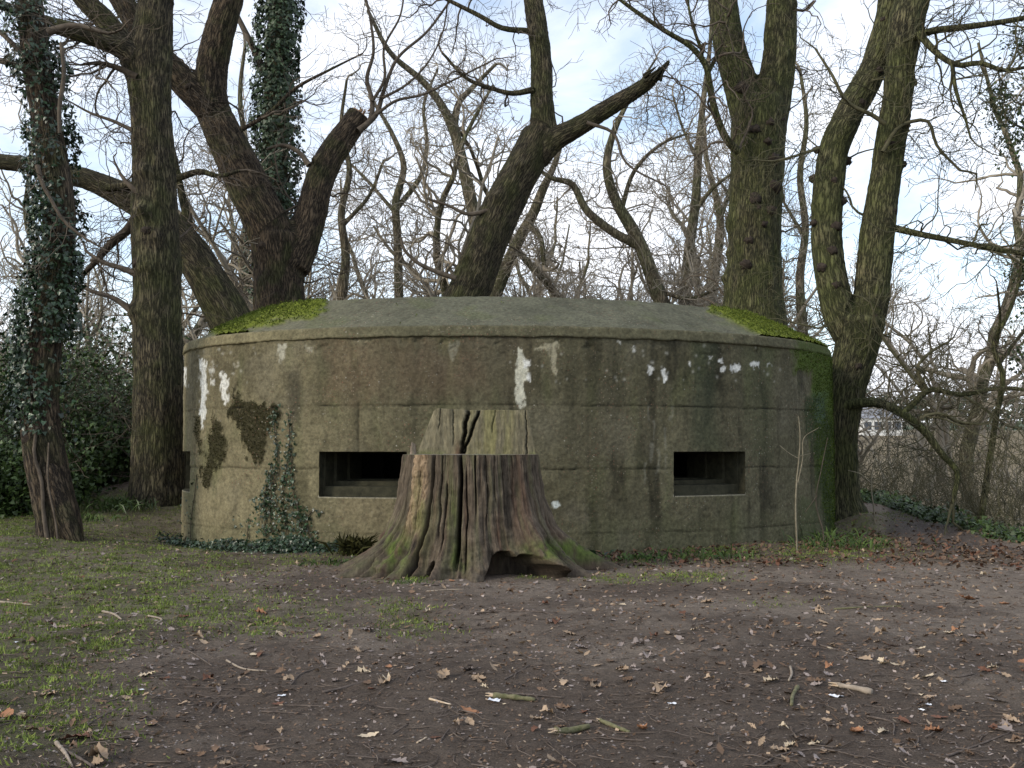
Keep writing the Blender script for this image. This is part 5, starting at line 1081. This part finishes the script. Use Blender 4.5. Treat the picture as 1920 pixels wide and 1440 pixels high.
scraps(260, .026, LM['cream'], 'wood_chips', 'tiny cream wood chips on the bare soil', 6, elong=2.5)
for k_, nn_, sd_ in (('tan', 420, 31), ('brown', 520, 32), ('grey', 420, 33)):
    P, px, py = gpts(9000, None, 4.3, 15); dn_ = fbm(P2(P[:, 0], P[:, 1]), .8, 3, 15)+.35*(px > 1250)+.2*(py < 1250); P = P[dn_ > .05][:nn_]
    V, Fc = scatter_leaves(P, .055, sd_, .35); obj('loose_leaves', mesh('loose_leaves_'+k_, V, Fc, LM[k_], True), kind='stuff', label=f'small {k_} crumpled leaves strewn over the clearing')
# little stones
P, px, py = gpts(2600, None, 4.3, 14); r = np.random.default_rng(8); mbs = MB(); ico = np.array([(0, 0, 1), (1, 0, 0), (0, 1, 0), (-1, 0, 0), (0, -1, 0), (0, 0, -1.)]); icf = np.array([[0, 1, 2], [0, 2, 3], [0, 3, 4], [0, 4, 1], [5, 2, 1], [5, 3, 2], [5, 4, 3], [5, 1, 4]])
n = len(P); sz = r.uniform(.004, .012, n)[:, None, None]; V = P[:, None]+ico[None]*sz*r.uniform(.6, 1.3, (n, 6, 1))*np.array([1.2, 1, .6]); obj('pebbles', mesh('pebbles', V.reshape(-1, 3), (np.arange(n)[:, None, None]*6+icf[None]).reshape(-1, 3), plain_mat('pebble', (.12, .10, .09), (.26, .23, .21), 30, 0), True), kind='stuff', label='small pebbles scattered in the soil')
# fine twigs
P, px, py = gpts(5200, None, 4.3, 17); out = []; r = np.random.default_rng(12)
for q in P[:2300]:
    a_ = r.uniform(0, 6.28); L_ = r.uniform(.04, .20)*(1 if r.random() < .85 else 1.8); n_ = 4; d = np.array([math.cos(a_), math.sin(a_), 0]); s = np.array([-d[1], d[0], 0]); b_ = r.normal()*.15
    u = np.linspace(-.5, .5, n_); pts = q[None]+d[None]*(u*L_)[:, None]+s[None]*(b_*L_*(1-4*u*u)+r.normal(size=n_)*.008)[:, None]; pts[:, 2] = gh(pts[:, 0], pts[:, 1])+.006+r.random()*.006; out.append((pts, np.full(n_, r.uniform(.0018, .0042))*np.linspace(1.2, .6, n_)))
mb = MB(); [mb.tube(p_, r_, 3) for p_, r_ in out]; obj('fine_twigs', mb.mesh('fine_twigs', plain_mat('ground_twig', (.06, .045, .038), (.17, .135, .11), 9, 0)), kind='stuff', label='fine dead twigs scattered across the soil')

# ------------------------------------------------------------------ single leaves, sticks and scraps
leaf_me = {}
for k_, m_ in LM.items():
    for i, (V, Fc) in enumerate(shapes): leaf_me[(k_, i)] = mesh(f'{k_}_oak_leaf', V, Fc, m_, True)
def leaf(px, py, colr, size, label, group=None, seed=None, P=None, nm='fallen_leaf'):
    r = random.Random(seed if seed is not None else int(px*7+py)); 
    if P is None:
        Y = 8.
        for _ in range(12):
            q = at(px, py, Y); g = gh([q[0]], [Y])[0]; Y = np.clip(Y*(EYE-g)/max(EYE-q[2], .05), 3, 25)
        P = np.array([q[0], Y, float(gh([q[0]], [Y])[0])])
    o = obj(nm, leaf_me[(colr, r.randrange(8))], None, (P[0], P[1], P[2]+.004), label=label, cat='leaf', group=group); o.scale = (size, size*r.uniform(.8, 1.1), size); o.rotation_euler = (r.uniform(-.25, .25), r.uniform(-.25, .25), r.uniform(0, 6.28)); return o
named = [(750, 1230, 'tan', .11, 'single tan leaf on bare soil left of centre, below the grass tufts'), (275, 1268, 'cream', .12, 'cream two-lobed leaf alone on soil near the lower left grass'), (882, 1336, 'orange', .13, 'long orange-brown leaf just below the torn branch'), (880, 1358, 'tan', .10, 'pinkish tan leaf directly below the orange leaf'),
 (1003, 1350, 'tan', .10, 'pale leaf between the torn branch and the short mossy log'), (740, 1432, 'grey', .14, 'lilac-grey leaf at the very bottom edge, left of centre'), (1620, 1238, 'tan', .13, 'broad pinkish leaf standing up in the right foreground'), (1660, 1246, 'cream', .10, 'pale curled leaf just right of the broad pinkish one'),
 (1812, 1124, 'orange', .16, 'large bright orange-tan leaf on the right, with raised tip'), (1880, 1370, 'grey', .12, 'grey leaf on the lower right beside a long dark twig'), (1655, 1374, 'cream', .11, 'yellowish oval leaf in the lower right foreground'), (1328, 1132, 'tan', .13, 'folded tan leaf right of centre below the grass strip'), (8, 1345, 'orange', .17, 'big orange leaf cut by the left edge'),
 (145, 1388, 'russet', .17, 'red-brown curled leaf on the stick pile at lower left'), (178, 1428, 'tan', .16, 'pale wide leaf below the red-brown leaf at lower left'), (1552, 1268, 'grey', .10, 'grey lobed leaf above the pale torn wood'), (1528, 1280, 'brown', .12, 'brown leaf just left above the pale torn wood'), (1762, 1346, 'russet', .10, 'dark red leaf in the lower right foreground'),
 (1790, 1332, 'brown', .12, 'red-brown leaf beside the dark red one'), (1090, 1216, 'grey', .12, 'grey star-shaped leaf right of centre at mid clearing'), (1067, 1190, 'tan', .12, 'tan leaf above the grey star-shaped leaf'), (370, 1198, 'tan', .13, 'star-shaped tan leaf at the edge of the grass'), (488, 1150, 'orange', .13, 'orange-brown leaf standing in the grass left of centre'), (475, 1172, 'brown', .12, 'brown leaf below the orange one in the grass'),
 (690, 1183, 'grey', .13, 'grey folded leaf in the grass tufts left of centre'), (680, 1262, 'cream', .11, 'cream leaf above the dark stick on the left'), (720, 1282, 'tan', .14, 'tan leaf at the end of the dark stick'), (830, 1270, 'tan', .15, 'long tan leaf above the torn branch, left one'), (898, 1276, 'tan', .14, 'upright leaf above the torn branch, right one'), (875, 1258, 'grey', .12, 'greyish leaf between the two tan leaves'),
 (1215, 1234, 'grey', .11, 'grey leaf alone in the middle right of the clearing'), (1170, 1258, 'tan', .12, 'pair leaf, upper, in the right middle of the clearing'), (1240, 1296, 'tan', .13, 'flat pinkish leaf in the right middle foreground'), (1115, 1290, 'tan', .12, 'tan leaf near the right end of the long dark stick'), (1540, 1152, 'tan', .13, 'tan lobed leaf right of centre in the far clearing'), (1545, 1168, 'tan', .12, 'second tan leaf lying right below the lobed one'), (1425, 1250, 'brown', .15, 'brown crumpled leaf left of the mossy curved sticks'),
 (848, 1090, 'orange', .12, 'orange leaf in front of the stump'), (640, 1065, 'orange', .11, 'bright orange leaf at the tip of the left root'), (120, 1178, 'tan', .12, 'pinkish leaf lying in the left grass'), (100, 1180, 'grey', .10, 'greyish leaf next to the pinkish one in the left grass'), (530, 1335, 'cream', .05, 'tiny white shell-like scrap on soil at lower left'), (90, 1305, 'tan', .12, 'small tan leaf in the lower left grass'), (265, 1128, 'brown', .14, 'brown leaf in the middle of the left grass'), (1550, 1112, 'tan', .13, 'upper tan leaf on the far side of the clearing'), (1580, 1108, 'brown', .12, 'curled brown leaf on the far side of the clearing, right')]
for a_ in named: leaf(*a_)
rg = np.random.default_rng(63); P, px, py = gpts(2600, None, 4.4, 13.2); w_ = np.where(px > 1000, 1.0, .6)*np.where((px < 500) & (py < 1150), .6, 1)*np.where((px > 1350) & (py < 1300), 1.3, .8); keepl = rg.random(len(P)) < w_*.7; P, px, py = P[keepl][:254], px[keepl][:254], py[keepl][:254]
cw = ['tan', 'tan', 'grey', 'brown', 'brown', 'grey', 'russet', 'cream', 'orange']
word = {'tan': 'tan', 'grey': 'greyish', 'brown': 'brown', 'orange': 'orange', 'russet': 'russet', 'cream': 'cream'}
for i in range(len(P)):
    k_ = cw[rg.integers(0, 9)] if k_ is not None else 'tan'
    hz_ = 'left' if px[i] < 560 else 'middle' if px[i] < 1280 else 'right'; vt = 'far' if py[i] < 1160 else 'middle' if py[i] < 1290 else 'near'
    leaf(px[i], py[i], k_, rg.uniform(.06, .12), f'{word[k_]} fallen oak leaf on the {vt} {hz_} part of the clearing', f'{word[k_]} fallen leaves on the {vt} {hz_} of the clearing', seed=i, P=P[i])
def ground_at(px, py):
    Y = 8.
    for _ in range(14): q = at(px, py, Y); g = gh([q[0]], [Y])[0]; Y = float(np.clip(Y*(EYE-g)/max(EYE-q[2], .05), 3, 25))
    return np.array([q[0], Y, float(gh([q[0]], [Y])[0])])
M['stick'] = plain_mat('dead_stick', (.055, .042, .036), (.15, .12, .10), 25, .002); M['stick_pale'] = plain_mat('pale_stick', (.20, .165, .13), (.34, .28, .22), 25, .002); M['log_moss'] = plain_mat('mossy_log', (.075, .08, .035), (.19, .17, .10), 30, .006); M['torn'] = plain_mat('fresh_torn_wood', (.38, .27, .17), (.66, .55, .42), 30, .003); M['paper'] = plain_mat('white_scrap', (.68, .70, .74), (.8, .8, .82), 40, .002)
def stick(pts, wpx, label, mat='stick', nm='stick', ends=True, cat='stick', torn=None, k=6):
    G = [ground_at(*p_) for p_ in pts]; r0 = wpx*.72/2/F*G[0][1]; P, r = spline([g_+np.array([0, 0, r0*.8]) for g_ in G], [r0]*len(G), max(.02, r0*1.4)); n = len(P); r = r*(1+.12*np.random.default_rng(int(pts[0][0])).normal(size=n)); r = r*np.linspace(1.1, .75, n)
    base = G[0]; mb = MB(); mb.tube(P-base, r, k if r0 < .012 else 10, True)
    if torn is None: return obj(nm, mb.mesh(nm, M[mat]), None, tuple(base), label=label, cat=cat)
    t = thing(nm, tuple(base), label=label, cat=cat); o = bpy.data.objects.new('bark', mb.mesh(nm, M[mat])); C.objects.link(o); o.parent = t
    mb = MB(); e = 0 if torn == 0 else -1; q = P[e]-base; dd = P[e]-P[1 if e == 0 else -2]; dd /= np.linalg.norm(dd); rr2 = random.Random(4)
    for k2 in range(9): o_ = np.array([rr2.uniform(-1, 1), rr2.uniform(-1, 1), rr2.uniform(-.5, 1)])*r0*.7; mb.tube(np.array([q+o_-dd*r0, q+o_*1.1+dd*r0*rr2.uniform(1, 2.6)]), [r0*.4, r0*.1], 4, True)
    o = bpy.data.objects.new('torn_end', mb.mesh('torn_end', M['torn'])); C.objects.link(o); o.parent = t; return t
stick([(1042, 1376), (1072, 1374), (1105, 1366)], 17, 'short thick mossy log piece in the near middle foreground', 'log_moss', 'log_piece', cat='log', torn=0)
stick([(1125, 1354), (1150, 1364), (1180, 1376)], 11, 'mossy broken stick just right of the short log', 'log_moss', torn=0)
stick([(925, 1308), (960, 1311), (1003, 1316)], 14, 'broken branch with fresh torn pale end in the centre foreground', 'log_moss', 'broken_branch', cat='branch', torn=0)
stick([(956, 1302), (1000, 1305), (1055, 1310)], 6, 'long smooth dark stick lying over the broken branch'); stick([(605, 1300), (640, 1292), (690, 1278)], 7, 'dark stick left of centre pointing to a tan leaf')
stick([(1635, 1302), (1600, 1295), (1570, 1290)], 15, 'pale torn piece of wood in the right foreground', 'stick_pale', 'torn_wood', cat='wood', torn=1); stick([(1496, 1290), (1487, 1308), (1485, 1325)], 10, 'mossy curved stick lying towards the viewer in the right foreground', 'log_moss'); stick([(1482, 1252), (1484, 1266), (1479, 1278)], 7, 'small pale-barked stick just above the mossy curved one', 'stick_pale')
stick([(1425, 1437), (1470, 1415), (1540, 1406), (1610, 1420), (1665, 1438)], 5, 'long curved twig along the bottom edge on the right'); stick([(1775, 1420), (1830, 1400), (1895, 1375)], 6, 'dark twig running out of the lower right corner'); stick([(105, 1395), (125, 1420), (135, 1440)], 10, 'thick stick of the pile in the lower left corner', 'stick_pale'); stick([(115, 1405), (150, 1425), (175, 1440)], 9, 'second stick crossing the thick one at lower left'); stick([(140, 1395), (160, 1365), (230, 1325)], 5, 'thin stick rising from the lower left pile')
stick([(192, 1148), (210, 1152), (228, 1163)], 6, 'curved pale stick in the left grass', 'stick_pale'); stick([(278, 1156), (292, 1160), (293, 1172)], 5, 'small hooked twig in the left grass', 'stick_pale'); stick([(0, 1130), (30, 1133), (60, 1136)], 6, 'pale stick at the left edge in the grass', 'stick_pale'); stick([(120, 1198), (145, 1208)], 5, 'short whitish stick in the left grass', 'stick_pale')
stick([(335, 1215), (365, 1228), (398, 1250)], 4, 'forked thin twig below the grass at left'); stick([(425, 1240), (460, 1256), (500, 1260)], 5, 'mossy pale twig left of centre', 'stick_pale'); stick([(545, 1285), (570, 1262), (615, 1248)], 4, 'dark twig running up right, left of centre'); stick([(395, 1338), (415, 1312), (440, 1290)], 4, 'straight thin dark twig in the left foreground'); stick([(490, 1335), (540, 1337), (598, 1341)], 3.5, 'thin horizontal twig above the left foreground'); stick([(880, 1150), (960, 1147), (1010, 1148), (1050, 1162)], 4, 'long thin twig lying across the middle of the clearing')
stick([(945, 1275), (965, 1265), (993, 1248)], 4, 'thin dark twig slanting right above the broken branch'); stick([(760, 1282), (770, 1266), (788, 1256)], 4, 'short dark twig left of the tan leaf pair'); stick([(735, 1378), (750, 1368), (766, 1358)], 4, 'short straight twig in the left centre foreground'); stick([(825, 1392), (840, 1370), (858, 1352)], 4, 'curved twig below the pinkish tan leaf'); stick([(1120, 1372), (1150, 1386), (1208, 1390)], 5, 'forked grey stick under the mossy stick', 'stick'); stick([(800, 1110), (840, 1107), (870, 1106)], 4, 'thin pale stick in front of the stump', 'stick_pale')
stick([(790, 1095), (815, 1098), (838, 1097)], 5, 'root-like stick touching the stump front'); stick([(1535, 1210), (1570, 1220), (1605, 1230)], 5, 'dark twig pointing at the broad pinkish leaf'); stick([(1560, 1142), (1600, 1141), (1650, 1139), (1690, 1138)], 5, 'mossy pale stick across the right of the clearing', 'log_moss'); stick([(1700, 1098), (1725, 1101), (1750, 1098)], 6, 'greyish stick on the far right of the clearing'); stick([(1750, 1248), (1790, 1270), (1830, 1264)], 4.5, 'bent thin twig in the right foreground'); stick([(1630, 1348), (1664, 1352), (1676, 1380)], 5, 'hooked grey twig right of the torn wood'); stick([(1715, 1402), (1722, 1385), (1710, 1370)], 4, 'small upright-looking twig at lower right'); stick([(640, 1015), (610, 1022), (585, 1032)], 8, 'mossy stick leaning in the ivy left of the stump', 'log_moss')
stick([(805, 1312), (827, 1318), (848, 1324)], 6, 'bright fresh splinter left of the broken branch', 'torn', 'wood_splinter', cat='splinter'); stick([(782, 1394), (800, 1384)], 5, 'pale yellow splinter in the centre foreground', 'torn', 'wood_splinter', cat='splinter')
def scrap(px, py, w_, h_, label, seed):
    G = ground_at(px, py); r = random.Random(seed); k = G[1]/F; n = 7; V = []
    for i in range(n):
        u = i/(n-1)-.5
        for s_ in (-.5, .5): V.append((u*w_*k, s_*h_*k*1.5*r.uniform(.8, 1.2), .008+r.uniform(0, .6)*h_*k*.6))
    o = obj('paper_scrap', mesh('paper_scrap', np.array(V), np.array([[2*i, 2*i+2, 2*i+3, 2*i+1] for i in range(n-1)]), M['paper'], False), None, tuple(G), label=label, cat='litter'); o.rotation_euler[2] = r.uniform(-.5, .8)
for a_ in ((1568, 1308, 24, 10, 'white folded paper scrap under the pale torn wood', 1), (1741, 1324, 10, 7, 'small white butt in the right foreground, upper', 2), (1729, 1334, 9, 7, 'small white butt in the right foreground, lower', 3), (1770, 1280, 11, 5, 'tiny white chip right of the broad pinkish leaf', 4), (927, 1316, 22, 10, 'white flaky fungus patch on the end of the broken branch', 5), (266, 1296, 10, 5, 'white sliver below the cream leaf at lower left', 6), (29, 1206, 8, 5, 'small white dot of litter in the left grass', 7), (1260, 1322, 16, 6, 'bluish-white chip in the middle right foreground', 8), (528, 1307, 14, 6, 'white oval pebble-like scrap in the left foreground', 9)): scrap(*a_)

# ------------------------------------------------------------------ labels that single out look-alikes by their order in the view
_ord = ['leftmost', 'second', 'third', 'fourth', 'fifth', 'sixth', 'seventh', 'eighth', 'ninth', 'tenth', 'eleventh', 'twelfth', 'thirteenth', 'fourteenth', 'fifteenth', 'sixteenth', 'seventeenth', 'eighteenth']
_by = {}
for o in list(C.objects):
    if o.get('group') and o.get('label') and o.parent is None: _by.setdefault(o['label'], []).append(o)
for lb, lst in _by.items():
    if 1 < len(lst) <= 18:
        lst.sort(key=lambda o: proj(np.array([tuple(o.location)]))[0][0]); g_ = lst[0]['group']
        for k, o in enumerate(lst):
            o['label'] = f'leftmost of the {g_}' if k == 0 else f'rightmost of the {g_}' if k == len(lst)-1 else f'{_ord[k]} from the left of the {g_}'
print('TRIS', sum(len(m.loops)-2*len(m.polygons) for m in bpy.data.meshes)/1e6)
